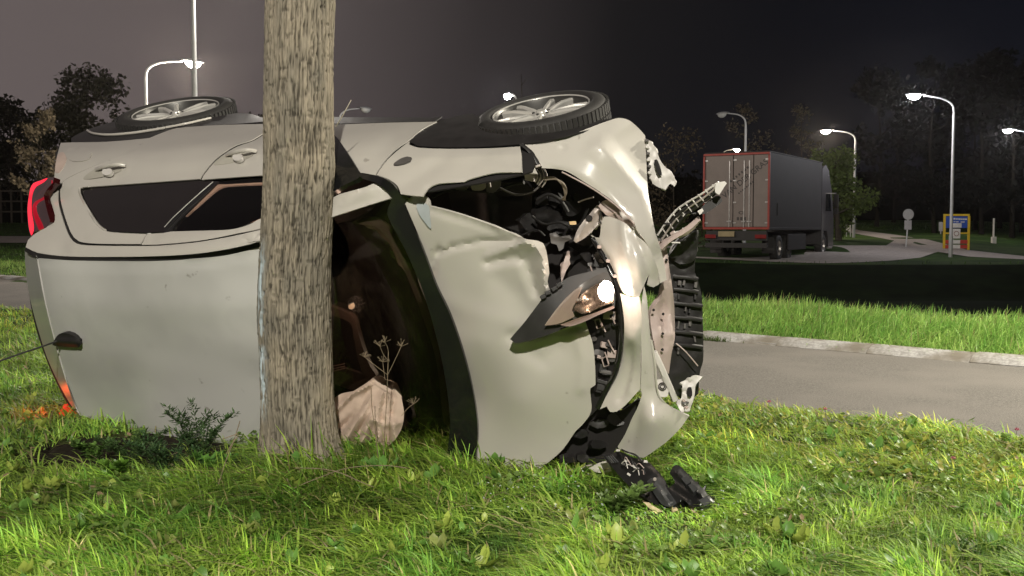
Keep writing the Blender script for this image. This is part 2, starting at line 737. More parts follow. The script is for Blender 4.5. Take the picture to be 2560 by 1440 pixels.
M_grass = leaf_mat('grass_blades', .45, .45, spec=.35)
x, y = frustum_xy(275000, 2.7, 18.5, 2.15)
q = x * N2[0] + y * N2[1]
edge = Q_NEAR - .12 + .28 * (fbm(x * 1.3, y * 1.3, 2) - .4)
car_zone = (q > 0) & (y > 6.2) & (y < 6.9) & (x > -2.0) & (x < .4)
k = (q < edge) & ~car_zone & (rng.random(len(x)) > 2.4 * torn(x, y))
x, y, q = x[k], y[k], q[k]
# blades thinned where the shade under the tail is made as dark ground
n = len(x)
pn = fbm(x * 1.1 + 40, y * 1.1, 3)
pm = fbm(x * 3.5, y * 3.5 + 9, 3)
pc = fbm(x * 4.2 + 8, y * 4.2 + 60, 3)
h = rng.uniform(.05, .15, n) * (.30 + .8 * pn + .75 * np.clip(pc * 2 - .55, 0, 1.2)) * np.where(q > 5.4, .8, 1)
tr = np.exp(-((x + 1.0)**2 + (y - 4.95)**2) / .30)
h = h * (1 + .9 * tr)
hu = gnd(1660, 1275)
h = h * (1 - .85 * np.exp(-((((x - hu[0] + .03) / .36)**2 + ((y - hu[1] + .05) / .55)**2)**2)))
az = 2.6 * np.pi * fbm(x * .7 + 11, y * .7 + 4, 2) + rng.normal(0, .75, n)
lean = np.abs(rng.normal(1.1, .65, n)) + .1
w = rng.uniform(.0014, .0046, n) * (1 + .05 * y)
base = np.array([.19, .32, .05])
c1 = np.array([.36, .44, .065])
c2 = np.array([.095, .20, .034])
c3 = np.array([.36, .31, .15])
t = rng.random(n)
mix = np.clip(pm * 1.5 - .3 + rng.normal(0, .22, n), 0, 1)[:, None]
cc = c2 * (1 - mix) + (base * .45 + c1 * .55) * mix
dry = (t < .05 + .10 * tr + .05 * (pm > .6))[:, None]
cc = np.where(dry, c3 * rng.uniform(.6, 1.1, (n, 1)), cc)
yl = (q > 5.0)[:, None] & (rng.random(n) < .3)[:, None]
cc = np.where(yl, np.array([.38, .40, .07]) * rng.uniform(.7, 1.15, (n, 1)), cc)
cc = 1.75 * (.50 + 1.05 * np.clip(pc * 2.2 - .6, 0, 1))[:, None] * cc * rng.uniform(.65, 1.3, (n, 1)) * np.where(rng.random((n, 1)) < .12, 1.5, 1)
g1 = blades('meadow_grass', x, y, h, w, lean, az, cc, M_grass)
tag(g1, 'long tangled green grass all round the overturned car', 'grass', kind='stuff')

# long blades fallen over the sward
x, y = frustum_xy(26000, 2.9, 11.0, 1.9)
q = x * N2[0] + y * N2[1]
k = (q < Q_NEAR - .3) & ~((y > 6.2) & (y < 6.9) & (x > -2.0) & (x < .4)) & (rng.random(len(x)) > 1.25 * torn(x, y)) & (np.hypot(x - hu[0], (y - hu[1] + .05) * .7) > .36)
x, y = x[k], y[k]
n = len(x)
pn = fbm(x * 1.6 + 90, y * 1.6, 3)
k = rng.random(n) < pn * 1.4
x, y, pn = x[k], y[k], pn[k]
n = len(x)
cc = np.array([.31, .45, .075]) * rng.uniform(.55, 1.35, (n, 1))
cc = np.where((rng.random(n) < .16)[:, None], np.array([.44, .38, .20]) * rng.uniform(.6, 1.1, (n, 1)), cc)
g1b = blades('fallen_grass', x, y, rng.uniform(.07, .16, n), rng.uniform(.0020, .0050, n) * (1 + .04 * y), rng.uniform(.9, 2.3, n), 2.6 * np.pi * fbm(x * .8 + 31, y * .8 + 24, 2) + rng.normal(0, .9, n), cc, M_grass, segs=(0, .3, .55, .8, 1.), wid=(.8, 1., .9, .6, .04), zoff=.02)
tag(g1b, 'long pale blades fallen over the green sward', 'grass', kind='stuff')

# low ground cover: clover, plantain, young weeds
M_leaf = leaf_mat('weed_leaves', .3, .42, spec=.4)


def leaves(name, P, L_, W_, az, tilt, colr, m, parent=None):
    n = len(P)
    d = np.stack([np.cos(az) * np.cos(tilt), np.sin(az) * np.cos(tilt), np.sin(tilt)], -1)
    s = np.stack([-np.sin(az), np.cos(az), np.zeros(n)], -1)
    nn = np.cross(d, s)
    V = np.zeros((n, 8, 3), np.float32)
    L_ = L_[:, None]
    W_ = W_[:, None]
    drop = nn * L_ * .14
    V[:, 0] = P
    V[:, 1] = P + d * L_ * .30 - s * W_ * .80
    V[:, 2] = P + d * L_ * .33 - drop * .5
    V[:, 3] = P + d * L_ * .30 + s * W_ * .80
    V[:, 4] = P + d * L_ * .72 - s * W_ * .85 + drop * .2
    V[:, 5] = P + d * L_ * .75 - drop * .2
    V[:, 6] = P + d * L_ * .72 + s * W_ * .85 + drop * .2
    V[:, 7] = P + d * L_ + drop * .9
    fl = np.array([0, 2, 1, 0, 3, 2, 1, 2, 5, 4, 2, 3, 6, 5, 4, 5, 7, 5, 6, 7])
    tot = [3, 3, 4, 4, 3, 3]
    F_ = (np.arange(n)[:, None] * 8 + fl[None, :]).ravel()
    T_ = np.tile(tot, n)
    S_ = np.concatenate([[0], np.cumsum(T_)[:-1]])
    return mesh_np(name, V.reshape(-1, 3), F_, S_, T_, m, np.repeat(colr, 8, axis=0), parent)


x, y = frustum_xy(7500, 2.9, 9.5, 1.6)
q = x * N2[0] + y * N2[1]
k = (q < Q_NEAR - .15) & (fbm(x * 1.7 + 3, y * 1.7, 3) + .10 * (q > 4.5) > .50) & ~((y > 6.2) & (y < 6.9) & (x > -2) & (x < .4)) & (np.hypot(x - hu[0], (y - hu[1] + .05) * .7) > .34)
x, y, q = x[k], y[k], q[k]
reps = 4
x = np.repeat(x, reps) + rng.normal(0, .022, len(x) * reps)
y = np.repeat(y, reps) + rng.normal(0, .022, len(y) * reps)
q = np.repeat(q, reps)
n = len(x)
P = np.stack([x, y, terrain(x, y) + rng.uniform(.02, .085, n)], -1)
cw = np.array([.17, .27, .06]) * rng.uniform(.6, 1.3, (n, 1))
cw = np.where(((q > 4.8) & (rng.random(n) < .35))[:, None], np.array([.38, .38, .08]) * rng.uniform(.7, 1.2, (n, 1)), cw)
cw = np.where((rng.random(n) < .03)[:, None], np.array([.33, .24, .14]), cw)
g2 = leaves('clover_ground_cover', P, rng.uniform(.018, .050, n), rng.uniform(.008, .019, n), rng.uniform(0, 6.28, n), rng.uniform(-.2, .9, n), cw, M_leaf)
tag(g2, 'low clover and young weed leaves among the grass', 'ground cover', kind='stuff')

# broad leaved rosettes: plantain, dandelion, dock
x, y = frustum_xy(420, 2.9, 8.5, 1.5)
q = x * N2[0] + y * N2[1]
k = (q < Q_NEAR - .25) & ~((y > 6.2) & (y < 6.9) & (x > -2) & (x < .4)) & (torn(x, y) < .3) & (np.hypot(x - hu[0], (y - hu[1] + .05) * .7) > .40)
x, y, q = x[k], y[k], q[k]
big = rng.uniform(.6, 1.5, len(x))
reps = 6
hue = np.repeat(rng.random(len(x)), reps)
x, y, q, big = np.repeat(x, reps), np.repeat(y, reps), np.repeat(q, reps), np.repeat(big, reps)
n = len(x)
P = np.stack([x + rng.normal(0, .008, n), y + rng.normal(0, .008, n), terrain(x, y) + rng.uniform(.03, .06, n)], -1)
cw = np.where((hue < .45)[:, None], np.array([.34, .42, .085]), np.array([.15, .30, .06])) * rng.uniform(.7, 1.25, (n, 1))
g2b = leaves('rosette_weeds', P, rng.uniform(.035, .065, n) * big, rng.uniform(.013, .021, n) * big, rng.uniform(0, 6.28, n), rng.uniform(.25, 1.15, n), cw, M_leaf)
tag(g2b, 'broad leaved rosettes of plantain and dock in the grass', 'weeds', kind='stuff')

# bright verge beyond the kerb
n = 100000
s = rng.uniform(-46, 8, n)
s = np.where(rng.random(n) < .72, rng.uniform(-13, 2, n), s)
q = Q_KERB + .16 + rng.random(n)**.8 * 2.6
x = U2[0] * s + N2[0] * q
y = U2[1] * s + N2[1] * q
pn = fbm(x * .9, y * .9 + 30, 3)
pf = fbm(x * 3, y * 3 + 77, 2)
h = rng.uniform(.08, .29, n) * (.40 + 1.15 * pn) * np.where(q < Q_KERB + .4, .7, 1)
pf = np.clip(pf + rng.normal(0, .25, n), 0, 1)
cc = np.array([.20, .42, .08]) * (1 - pf[:, None]) + np.array([.52, .68, .20]) * pf[:, None]
cc = np.where((rng.random(n) < .05 + .08 * (q > 11.6))[:, None], np.array([.30, .26, .12]), cc) * rng.uniform(.7, 1.3, (n, 1))
g3 = blades('verge_grass', x, y, h, rng.uniform(.0028, .0055, n), np.abs(rng.normal(.8, .6, n)) + .1,
            rng.normal(-.8, 1.2, n), cc, M_grass)
tag(g3, 'tall bright green grass along the verge beyond the kerb', 'grass', kind='stuff')
# weeds rooted along the foot of the kerb
n = 1500
s0 = np.repeat(np.array([-9.1, -8.5, -8.2, -7.6, -7.1, -6.6, -6.3, -8.8, -9.5, -11., -12.3]), n // 11 + 1)[:n]
s = s0 + rng.normal(0, .16, n)
q = Q_KERB - .03 + rng.normal(0, .035, n)
x = U2[0] * s + N2[0] * q
y = U2[1] * s + N2[1] * q
cc = np.array([.09, .14, .03]) * rng.uniform(.6, 1.5, (n, 1))
g4 = blades('kerbside_weeds', x, y, rng.uniform(.03, .11, n), rng.uniform(.002, .005, n), np.abs(rng.normal(.8, .4, n)), rng.uniform(0, 6.28, n), cc, M_grass, zoff=.01)
tag(g4, 'tufts of weeds rooted in the gutter at the kerb foot', 'weeds', kind='stuff')
# far lawns, coarse
n = 60000
u = rng.random(n)
yy = 27 + 55 * u**1.3
xx = (rng.random(n) * 2 - 1) * .55 * yy
k = (xx > 2) | (xx < -.25 * yy)
x, y = xx[k], yy[k]
n = len(x)
pix = 570 + (H - terrain(x, y)) * F / y
onroad = (x > 2) & (y > 36.8) & (y < 72)
onp = (x < 0) & (y > 50) & (y < 63)
k = ~onroad & ~onp & ~((y < 36.6) & (x > 0))
x, y = x[k], y[k]
n = len(x)
cc = np.array([.05, .10, .02]) * rng.uniform(.6, 1.5, (n, 1))
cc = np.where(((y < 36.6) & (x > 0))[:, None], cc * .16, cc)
g5 = blades('far_lawn_grass', x, y, rng.uniform(.06, .16, n), rng.uniform(.012, .022, n), np.abs(rng.normal(.6, .4, n)), rng.uniform(0, 6.28, n), cc, M_grass,
            segs=(0, .5, 1.), wid=(1, .8, .05))
tag(g5, 'short mown grass of the lawns beyond the lane', 'grass', kind='stuff')

# ================================================================== street lamps
M_pole = mat('galvanised_pole', (.52, .52, .51), rough=.5, metal=.1, var=.15, scale=3)
M_lamph = mat('lamp_housing', (.30, .30, .30), rough=.5, metal=.2)
M_bulb = mat('lamp_bowl_lit', (1, .95, .88), emit=(1.0, .90, .78), estr=90.)
M_bulbw = mat('lamp_bowl_lit_cool', (1, 1, 1), emit=(.97, .95, 1.0), estr=90.)
M_bulb0 = mat('lamp_bowl_unlit', (.5, .5, .48), rough=.2)

LAMPS = {}


def lamp_meshes(h, arm):
    key = (h, arm)
    if key in LAMPS:
        return LAMPS[key]
    P = [(.085, 0), (.085, .9), (.068, .95), (.062, h * .55), (.05, h - .55)]
    v1, f1 = lathe_vf(P, 14)
    pts = [(0, 0, h - .58), (0, 0, h - .35), (.05, 0, h - .12), (.22, 0, h + .06), (.6, 0, h + .22), (arm - .25, 0, h + .34)]
    v2, f2 = tube_vf(spline3(pts, 5), np.linspace(.049, .03, 26), 8)
    hx = arm + .12
    zt = h + .36
    rings = []
    for t in np.linspace(0, 1, 11):
        w = .05 + .13 * math.sin(math.pi * min(1, t * .92 + .06))**.7
        rings.append((hx - .42 + .84 * t, w, .05 + .055 * math.sin(math.pi * t)))
    v3 = []
    for xx, w, hh in rings:
        for k in range(9):
            a = math.pi * k / 8
            v3.append((xx, w * math.cos(a), zt + hh * math.sin(a)))
    f3 = [(i * 9 + k, i * 9 + k + 1, (i + 1) * 9 + k + 1, (i + 1) * 9 + k) for i in range(10) for k in range(8)]
    f3 += [tuple(i * 9 for i in range(11)) + tuple(i * 9 + 8 for i in range(10, -1, -1))]
    v4 = []
    for i in range(6):
        a = i / 5 * math.pi / 2 * .999
        for k in range(16):
            b = 2 * math.pi * k / 16
            v4.append((hx + .06 + .29 * math.cos(a) * math.cos(b), .17 * math.cos(a) * math.sin(b), zt - .004 - .20 * math.sin(a)))
    f4 = [(i * 16 + k, i * 16 + (k + 1) % 16, (i + 1) * 16 + (k + 1) % 16, (i + 1) * 16 + k) for i in range(5) for k in range(16)]
    LAMPS[key] = ((v1, f1), (v2, f2), (v3, f3), (v4, f4), (hx + .06, 0, zt - .40))
    return LAMPS[key]


def street_lamp(loc, rz, label, lit=None, colr=(1, .9, .78), h=6.6, arm=1.5, bulb=None, radius=.12, group='street lamps along the roads'):
    t = empty('street_lamp', loc, label, 'street lamp', group, rz)
    A, B, C_, D, lp = lamp_meshes(h, arm)
    for nm, (v, f), m, par in (('post', A, M_pole, None), ('arm', B, M_pole, None), ('luminaire', C_, M_lamph, None), ('lamp_bowl', D, bulb or (M_bulb if lit else M_bulb0), 'l')):
        me = bpy.data.meshes.new(nm)
        me.from_pydata([tuple(p) for p in v], [], f)
        me.shade_smooth()
        me.materials.append(m)
        o = bpy.data.objects.new(nm, me)
        o.parent = t if par is None else lum
        if nm == 'luminaire':
            lum = o
        col.objects.link(o)
    if lit:
        ld = bpy.data.lights.new('lamp_light', 'POINT')
        ld.energy = lit
        ld.color = colr
        ld.shadow_soft_size = radius
        lo = bpy.data.objects.new('lamp_light', ld)
        lo.location = lp
        lo.parent = t
        col.objects.link(lo)
    return t


def lamp_at(px_post, px_lum, row_lum, h, **kw):
    """street lamp whose luminaire of height h shows at (px_lum,row_lum)"""
    Y = (h + .3 - H) * F / (HOR - row_lum)
    x = (px_post - 1280) / F * Y
    xl = (px_lum - 1280) / F * Y
    dx = xl - x
    arm = 1.55
    rz = math.acos(max(-1, min(1, dx / (arm + .1))))
    z = float(terrain(x, Y))
    return street_lamp((x, Y, z), rz, h=h - z, arm=arm, **kw)


WARM = (1.0, .86, .70)
COOL = (.96, .95, 1.0)
lamp_at(373, 460, 150, 6.6, label='lit street lamp with curved arm above the rear wheel of the car', lit=2600, colr=WARM)
street_lamp((-7.86, 26.0, 0), .3, 'tall pale lamp mast rising out of the picture beside the trunk', lit=2600, colr=(1, .93, .83), h=8.6, arm=1.5)
lamp_at(1292, 1270, 231, 6.6, label='lit street lamp just left of the front wheel, post hidden behind car', lit=700, colr=COOL, bulb=M_bulbw)
lamp_at(852, 905, 270, 6.6, label='unlit street lamp low over the sill of the car', lit=None)
lamp_at(1860, 1818, 282, 6.6, label='unlit street lamp standing behind the truck roof', lit=None)
lamp_at(2133, 2075, 327, 6.6, label='lit street lamp in front of the green tree beside the truck', lit=1100, colr=WARM)
lamp_at(2376, 2279, 244, 6.6, label='lit street lamp whose post crosses the yellow framed sign', lit=700, colr=COOL, bulb=M_bulbw)
lamp_at(2585, 2513, 329, 6.6, label='lit street lamp at the right edge of the picture', lit=600, colr=COOL, bulb=M_bulbw)
lamp_at(1800, 1845, 374, 6.6, label='tiny distant street lamp glowing over the truck roof', lit=100, colr=(1, .8, .5))
# two unseen lamps stand in for the rest of the row: one on the lane to the right, one behind the photographer
street_lamp((9.2, 8.0, -.1), math.radians(175), 'unseen street lamp on the lane outside the picture to the right', lit=4200, colr=(1.0, .93, .77), h=6.0, radius=.15)
street_lamp((.2, -10.2, 0), math.radians(90), 'unseen street lamp added behind the photographer', lit=10800, colr=(1.0, .945, .83), h=7.4, radius=.15)

# ================================================================== trees
M_bark = mat('bark', (.36, .31, .215), rough=.93, c2=(.17, .14, .095), scale=26, stretch=(1, 1, .22), bump=.6, bscale=90, c3=(.27, .25, .17), scale3=5)
M_barkd = mat('bark_dark', (.05, .042, .03), rough=.95, spec=.1, c2=(.03, .025, .018), scale=8, bump=.4)
M_crown = leaf_mat('tree_leaves', .3, .8, spec=.06)


def ellipse_leaves(name, clumps, n, size, colr, m, parent):
    """leaf quads spread through clumps (x,y,z,rx,ry,rz)"""
    cl = np.array(clumps, float)
    wv = cl[:, 3] * cl[:, 4] * cl[:, 5]
    idx = rng.choice(len(cl), n, p=wv / wv.sum())
    c = cl[idx]
    d = rng.normal(0, 1, (n, 3))
    d /= np.linalg.norm(d, axis=1)[:, None]
    r = rng.random(n)**.42
    P = c[:, :3] + d * r[:, None] * c[:, 3:6]
    a = rng.normal(0, 1, (n, 3))
    a /= np.linalg.norm(a, axis=1)[:, None]
    b = np.cross(a, rng.normal(0, 1, (n, 3)))
    b /= np.linalg.norm(b, axis=1)[:, None]
    s = size * rng.uniform(.6, 1.4, (n, 1))
    V = np.stack([P - a * s, P - b * s * .55, P + a * s, P + b * s * .55], 1)
    V -= org(parent)
    Fi = np.arange(n * 4)
    cv = np.array(colr) * rng.uniform(.55, 1.4, (n, 1)) * np.where(rng.random((n, 1)) < .1, 1.3, 1)
    return mesh_np(name, V.reshape(-1, 3), Fi, np.arange(n) * 4, None, m, np.repeat(cv, 4, axis=0), parent)


def bg_tree(px, Y, height, crown_r, label, n=3000, size=.16, colr=(.05, .07, .025), trunk_r=.16, crown_from=.3, sparse=False, name='tree', group=None, seed=0, zf=1.0, limbs=9, bark=None):
    r_ = np.random.default_rng(seed + 100)
    x = (px - 1280) / F * Y
    z0 = float(terrain(x, Y))
    t = empty(name, (x, Y, z0), label, 'tree', group)
    parts = []
    tip = np.array([x + r_.normal(0, .2), Y, z0 + height * (.92 if not sparse else 1)])
    base = np.array([x, Y, z0 - .1])
    mid = (base + tip) / 2 + np.array([r_.normal(0, .18), 0, 0])
    Q = spline3([base, base * .75 + mid * .25, mid, tip], 5)
    parts.append(tube_vf(Q, np.linspace(trunk_r, trunk_r * .18, len(Q)), 8))
    clumps = []
    nl = limbs
    for i in range(nl):
        f = crown_from + (1 - crown_from) * (i + .5) / nl
        p = Q[int(f * (len(Q) - 1))]
        a = r_.uniform(0, 6.28)
        env = math.sin(math.pi * min(.97, max(.12, (f - crown_from) / (1 - crown_from) * .8 + .18)))
        ln = crown_r * env * r_.uniform(.7, 1.15)
        rise = ln * r_.uniform(.3, .8) * zf
        e_ = p + np.array([math.cos(a) * ln, math.sin(a) * ln, rise])
        m_ = (p + e_) / 2 + np.array([0, 0, -.06 * ln])
        W = spline3([p, m_, e_], 4)
        parts.append(tube_vf(W, np.linspace(trunk_r * .38, trunk_r * .07, len(W)), 5))
        for g in range(4 if sparse else 2):
            a2 = a + r_.normal(0, .8)
            s_ = W[r_.integers(3, len(W))]
            e2 = s_ + np.array([math.cos(a2), math.sin(a2), r_.uniform(.3, 1.1)]) * ln * r_.uniform(.3, .6)
            parts.append(tube_vf([s_, (s_ + e2) / 2, e2], np.array([trunk_r * .14, trunk_r * .09, trunk_r * .04]), 4))
            clumps.append((*e2, crown_r * .26, crown_r * .26, crown_r * .2))
        k = r_.uniform(.30, .46)
        clumps.append((*e_, crown_r * k, crown_r * k, crown_r * k * .8))
        clumps.append((*((p + 2 * e_) / 3), crown_r * k, crown_r * k, crown_r * k * .8))
    v, f = join_vf(parts)
    add('trunk', v, f, bark or M_barkd, t, smooth=True)
    if n:
        ellipse_leaves('crown', clumps, n, size, colr, M_crown, t)
    return t


# the roadside tree the car has come to rest against
tr_x, tr_y = float(at(743, 700, 5.2)[0]), 5.2
tree = empty('roadside_tree', (tr_x, tr_y, 0), 'straight furrowed trunk standing against the roof of the overturned car', 'tree')
rows = np.array([-400, 0, 150, 300, 420, 600, 700, 800, 900, 1000, 1080, 1130, 1200, 1260])
lft = np.array([690, 673, 667, 662, 662, 652, 646, 642, 646, 648, 645, 636, 618, 600])
rgt = np.array([850, 845, 838, 838, 840, 832, 827, 827, 829, 832, 840, 852, 876, 900])
zz = H + (HOR - rows) / F * 5.2
o_ = np.argsort(zz)
zz, lft, rgt = zz[o_], lft[o_], rgt[o_]
NT, NZ = 300, 620
zs = np.concatenate([np.linspace(-.12, 2.75, NZ - 40), np.linspace(2.8, 5.2, 40)])
cxs = np.interp(zs, zz, ((lft + rgt) / 2 - 1280) / F * 5.2)
rad = np.interp(zs, zz, (rgt - lft) / 2 / F * 5.2)
rad = np.convolve(np.pad(rad, 12, 'edge'), np.ones(25) / 25, 'valid')
cxs = np.convolve(np.pad(cxs, 12, 'edge'), np.ones(25) / 25, 'valid')
th = np.linspace(0, 2 * np.pi, NT, endpoint=False) + np.pi / 2
T, Z = np.meshgrid(th, zs)
Rr = np.broadcast_to(rad[:, None], T.shape)
arc = (T - np.pi / 2) * .18
wx = .012 * (fbm(arc * 22, Z * 10, 2) - .5)
nb = fbm((arc + wx) * 125, Z * 7.0, 3)
rid = np.abs(nb - .47) * 2
fur = 1 - np.clip(rid / .20, 0, 1)                 # narrow dark furrows
nb2 = fbm((arc - wx) * 190 + 50, Z * 30 + 9, 2)
cross = np.clip((fbm(arc * 30 + 9, Z * 40, 2) - .52) / .08, 0, 1)
knot = 0
for kx, kz, kr in ((.02, 2.05, .035), (.05, 1.72, .03), (-.02, 1.25, .03), (.06, .95, .04), (-.06, 1.9, .04), (.03, .62, .05), (.07, 1.45, .03), (0, 2.25, .03)):
    knot = knot + np.exp(-(((T - 1.5 * np.pi) * .18 - kx)**2 / kr**2 + (Z - kz)**2 / (kr * .55)**2))
disp = -.013 * fur - .004 * cross + .007 * (nb2 - .5) + .010 * (fbm(arc * 6, Z * 2.2, 2) - .5) + .006 * knot
flare = .05 * np.clip((.16 - Z) / .25, 0, 1) * (1 + .7 * np.sin(T * 5 + 1))
Rd = Rr + disp + flare
V = np.stack([cxs[:, None] + Rd * np.cos(T), tr_y + Rd * np.sin(T), Z], -1).reshape(-1, 3) - np.array([tr_x, tr_y, 0])
i0 = np.arange(len(zs) - 1)[:, None] * NT
j0 = np.arange(NT)[None, :]
Qd = np.stack([i0 + j0, i0 + (j0 + 1) % NT, i0 + NT + (j0 + 1) % NT, i0 + NT + j0], -1).reshape(-1, 4)
cb = np.array([.31, .268, .205])
cv = np.array([.30, .27, .19])[None, None, :] * (1 - .0) + 0 * T[..., None]
mixn = np.clip(fbm(arc * 14, Z * 5 + 40, 3) * 2 - .5, 0, 1)[..., None]
cv = cb * (1 - mixn) + np.array([.20, .18, .145]) * mixn
cv = cv * (1 - .80 * np.clip(fur, 0, 1)[..., None]) * (1 - .35 * cross[..., None]) * (.62 + .76 * nb2[..., None])
# bluish light along the left edge, painted into the bark colour
rim_light = np.clip((fbm(arc * 60, Z * 14 + 70, 3) - .30) / .12, 0, 1) * np.exp(-((T - np.pi / 2 - .82 * np.pi + .42) / .17)**2) * sstep(1.25, 1.05, Z) * sstep(.28, .42, Z)
cv = cv * (1 - .8 * rim_light[..., None]) + np.array([.50, .60, .66]) * .8 * rim_light[..., None]
M_trunk = leaf_mat('furrowed_bark', 0, .92, spec=.15)
trunk = mesh_np('trunk', V, Qd.ravel(), np.arange(len(Qd)) * 4, None, M_trunk, cv.reshape(-1, 3), tree)
trunk.data.shade_smooth()
r_ = np.random.default_rng(3)
cl = []
prts = []
top = np.array([cxs[-1], tr_y, 5.2])
for i in range(9):
    a = i * 2.4
    p = np.array([np.interp(3.2 + i * .24, zs, cxs), tr_y, 3.2 + i * .24])
    e_ = p + np.array([math.cos(a) * 1.8, math.sin(a) * 1.8, 1.3]) * r_.uniform(.8, 1.2)
    W = spline3([p, (p + e_) / 2 + [0, 0, -.1], e_], 5)
    prts.append(tube_vf(W, np.linspace(.06, .015, len(W)), 7))
    cl.append((*e_, .75, .75, .6))
    cl.append((*((p + e_) / 2 + [0, 0, .5]), .6, .6, .5))
v, f = join_vf(prts)
add('limbs', v, f, M_bark, tree, smooth=True)
ellipse_leaves('crown', cl, 6000, .05, (.05, .08, .02), M_crown, tree)
tube('twig', [at(840, 316, 5.15), at(856, 290, 5.1), at(878, 250, 5.08)], [.0035, .003, .002], mat('twig', (.45, .40, .32)), tree)

G_LEFT = 'misty trees at the left'
bg_tree(235, 78, 11.8, 4.6, 'tall broad misty tree at the left behind the lamp', n=6500, size=.20, colr=(.055, .055, .030), trunk_r=.25, crown_from=.15, group=G_LEFT, seed=1, limbs=14)
bg_tree(25, 88, 10.8, 4.4, 'rounded dark tree at the left edge of the picture', n=6000, size=.22, colr=(.045, .045, .028), trunk_r=.25, crown_from=.12, group=G_LEFT, seed=2, limbs=13)
bg_tree(108, 44, 6.0, .95, 'slender pale upright tree lit beside the rear of the car', n=2600, size=.09, colr=(.20, .165, .11), trunk_r=.06, crown_from=.3, sparse=True, group=G_LEFT, seed=3, zf=2.2, limbs=15)
bg_tree(330, 96, 7.5, 3.5, 'lower misty tree between the lamp post and the big tree', n=3000, size=.2, colr=(.05, .05, .03), crown_from=.1, group=G_LEFT, seed=4)
G_MID = 'dark trees on the skyline'
for i, (px, Y, hh, rr, lb) in enumerate(((640, 120, 11.5, 5, 'dark tree on the skyline right of the rear wheel'), (760, 125, 11, 5, 'dark tree on the skyline behind the trunk'), (930, 122, 10.5, 5.5, 'dark tree on the skyline over the sill'),
                                        (1080, 126, 9.5, 5, 'dark tree on the skyline left of the front wheel'), (1310, 62, 9.6, 2.2, 'thin bare tree behind the lamp over the front wheel'))):
    bg_tree(px, Y, hh, rr, lb, n=0 if i == 4 else 3500, size=.3, colr=(.012, .011, .008), trunk_r=.2 if i < 4 else .1, crown_from=.15, group=G_MID, seed=10 + i, sparse=(i == 4), limbs=12)
G_R = 'trees behind the truck'
bg_tree(1860, 72, 8.6, 1.6, 'thin bare tree rising over the truck roof', n=900, size=.10, colr=(.09, .075, .05), trunk_r=.10, crown_from=.25, sparse=True, group=G_R, seed=21, zf=1.8, limbs=12)
bg_tree(2010, 74, 8.8, 1.7, 'bare tree between the truck and the lit lamp', n=1100, size=.10, colr=(.09, .08, .05), trunk_r=.11, crown_from=.2, sparse=True, group=G_R, seed=22, zf=1.8, limbs=13)
bg_tree(2096, 55.5, 5.0, 2.0, 'leafy green tree lit from above beside the truck cab', n=5200, size=.11, colr=(.085, .12, .03), trunk_r=.22, crown_from=.36, group=G_R, seed=23, limbs=13)
bg_tree(1690, 46, 5.2, 2.2, 'leafless brown shrub between the wreck and the truck', n=1500, size=.07, colr=(.07, .055, .035), trunk_r=.06, crown_from=.03, sparse=True, name='shrub', group=G_R, seed=24, limbs=16)
bg_tree(1560, 60, 6.0, 2.6, 'leafless shrub behind the front of the wreck', n=1500, size=.09, colr=(.05, .04, .03), trunk_r=.07, crown_from=.03, sparse=True, name='shrub', group=G_R, seed=25, limbs=15)
M_barkw = mat('unlit_bark', (.014, .012, .009), rough=.95, spec=.03)  # near-black copy of the bark: the unlit wood's darkness is in the colour
G_W = 'dark wood at the right'
for i, px in enumerate((2190, 2232, 2335, 2362, 2436, 2452, 2497, 2528, 2553)):
    Y = (76, 84, 68, 80, 72, 66, 74, 64, 70)[i]
    o = bg_tree(px, Y, 12, 3.2, 'one dark straight trunk of the wood at the right', n=1300, size=.24, colr=(.0025, .003, .0015), trunk_r=.20, crown_from=.35, group=G_W, seed=40 + i, limbs=9, bark=M_barkw)
    o['label'] = ('dark trunk left of the round sign', 'dark trunk directly behind the round sign', 'dark trunk just left of the yellow framed sign', 'dark trunk behind the yellow framed sign',
                  'dark trunk just right of the yellow framed sign', 'second dark trunk right of the yellow framed sign', 'dark trunk right of the white marker post', 'dark trunk second from the right edge', 'dark trunk at the right edge of the wood')[i]
# dark hedges closing the view
M_hedge = mat('hedge_core', (.006, .006, .004), rough=1, spec=.02)


def hedge(name, px0, px1, Y, hgt, label, colr, n, size=.18):
    xa, xb = (px0 - 1280) / F * Y, (px1 - 1280) / F * Y
    z0 = float(terrain((xa + xb) / 2, Y))
    t = empty(name, ((xa + xb) / 2, Y, z0), label, 'hedge')
    k = 40
    xs_ = np.linspace(xa, xb, k)
    tops = hgt * (.7 + .5 * fbm(xs_ * .25 + px0, xs_ * 0 + Y, 3))
    V = []
    for x_, h_ in zip(xs_, tops):
        for dy, zz_ in ((-1, 0), (-.9, h_ * .7), (0, h_ * .9), (.9, h_ * .7), (1, 0)):
            V.append((x_, Y + dy, z0 - .3 + zz_))
    Fc = [(i * 5 + j, (i + 1) * 5 + j, (i + 1) * 5 + j + 1, i * 5 + j + 1) for i in range(k - 1) for j in range(4)]
    add('thicket', V, Fc, M_hedge, t, smooth=True)
    cl_ = [(x_, Y - .1, z0 + h_ * .5, .9, 1.1, h_ * .55) for x_, h_ in zip(xs_, tops)]
    ellipse_leaves('crown', cl_, n, size, colr, M_crown, t)
    return t


hedge('hedge', -60, 330, 84, 3.6, 'long dark hedge on the rise behind the path at the left', (.05, .045, .03), 5000)
hedge('hedge', 1500, 2120, 84, 5.0, 'dark hedge behind the truck', (.012, .011, .008), 5000)
hedge('hedge', 2100, 2760, 96, 5.2, 'dark undergrowth of the wood behind the yellow framed sign', (.003, .004, .002), 5000)
hedge('hedge', 250, 1560, 132, 9.0, 'dark belt of scrub on the horizon behind the car', (.012, .011, .008), 5000, .3)
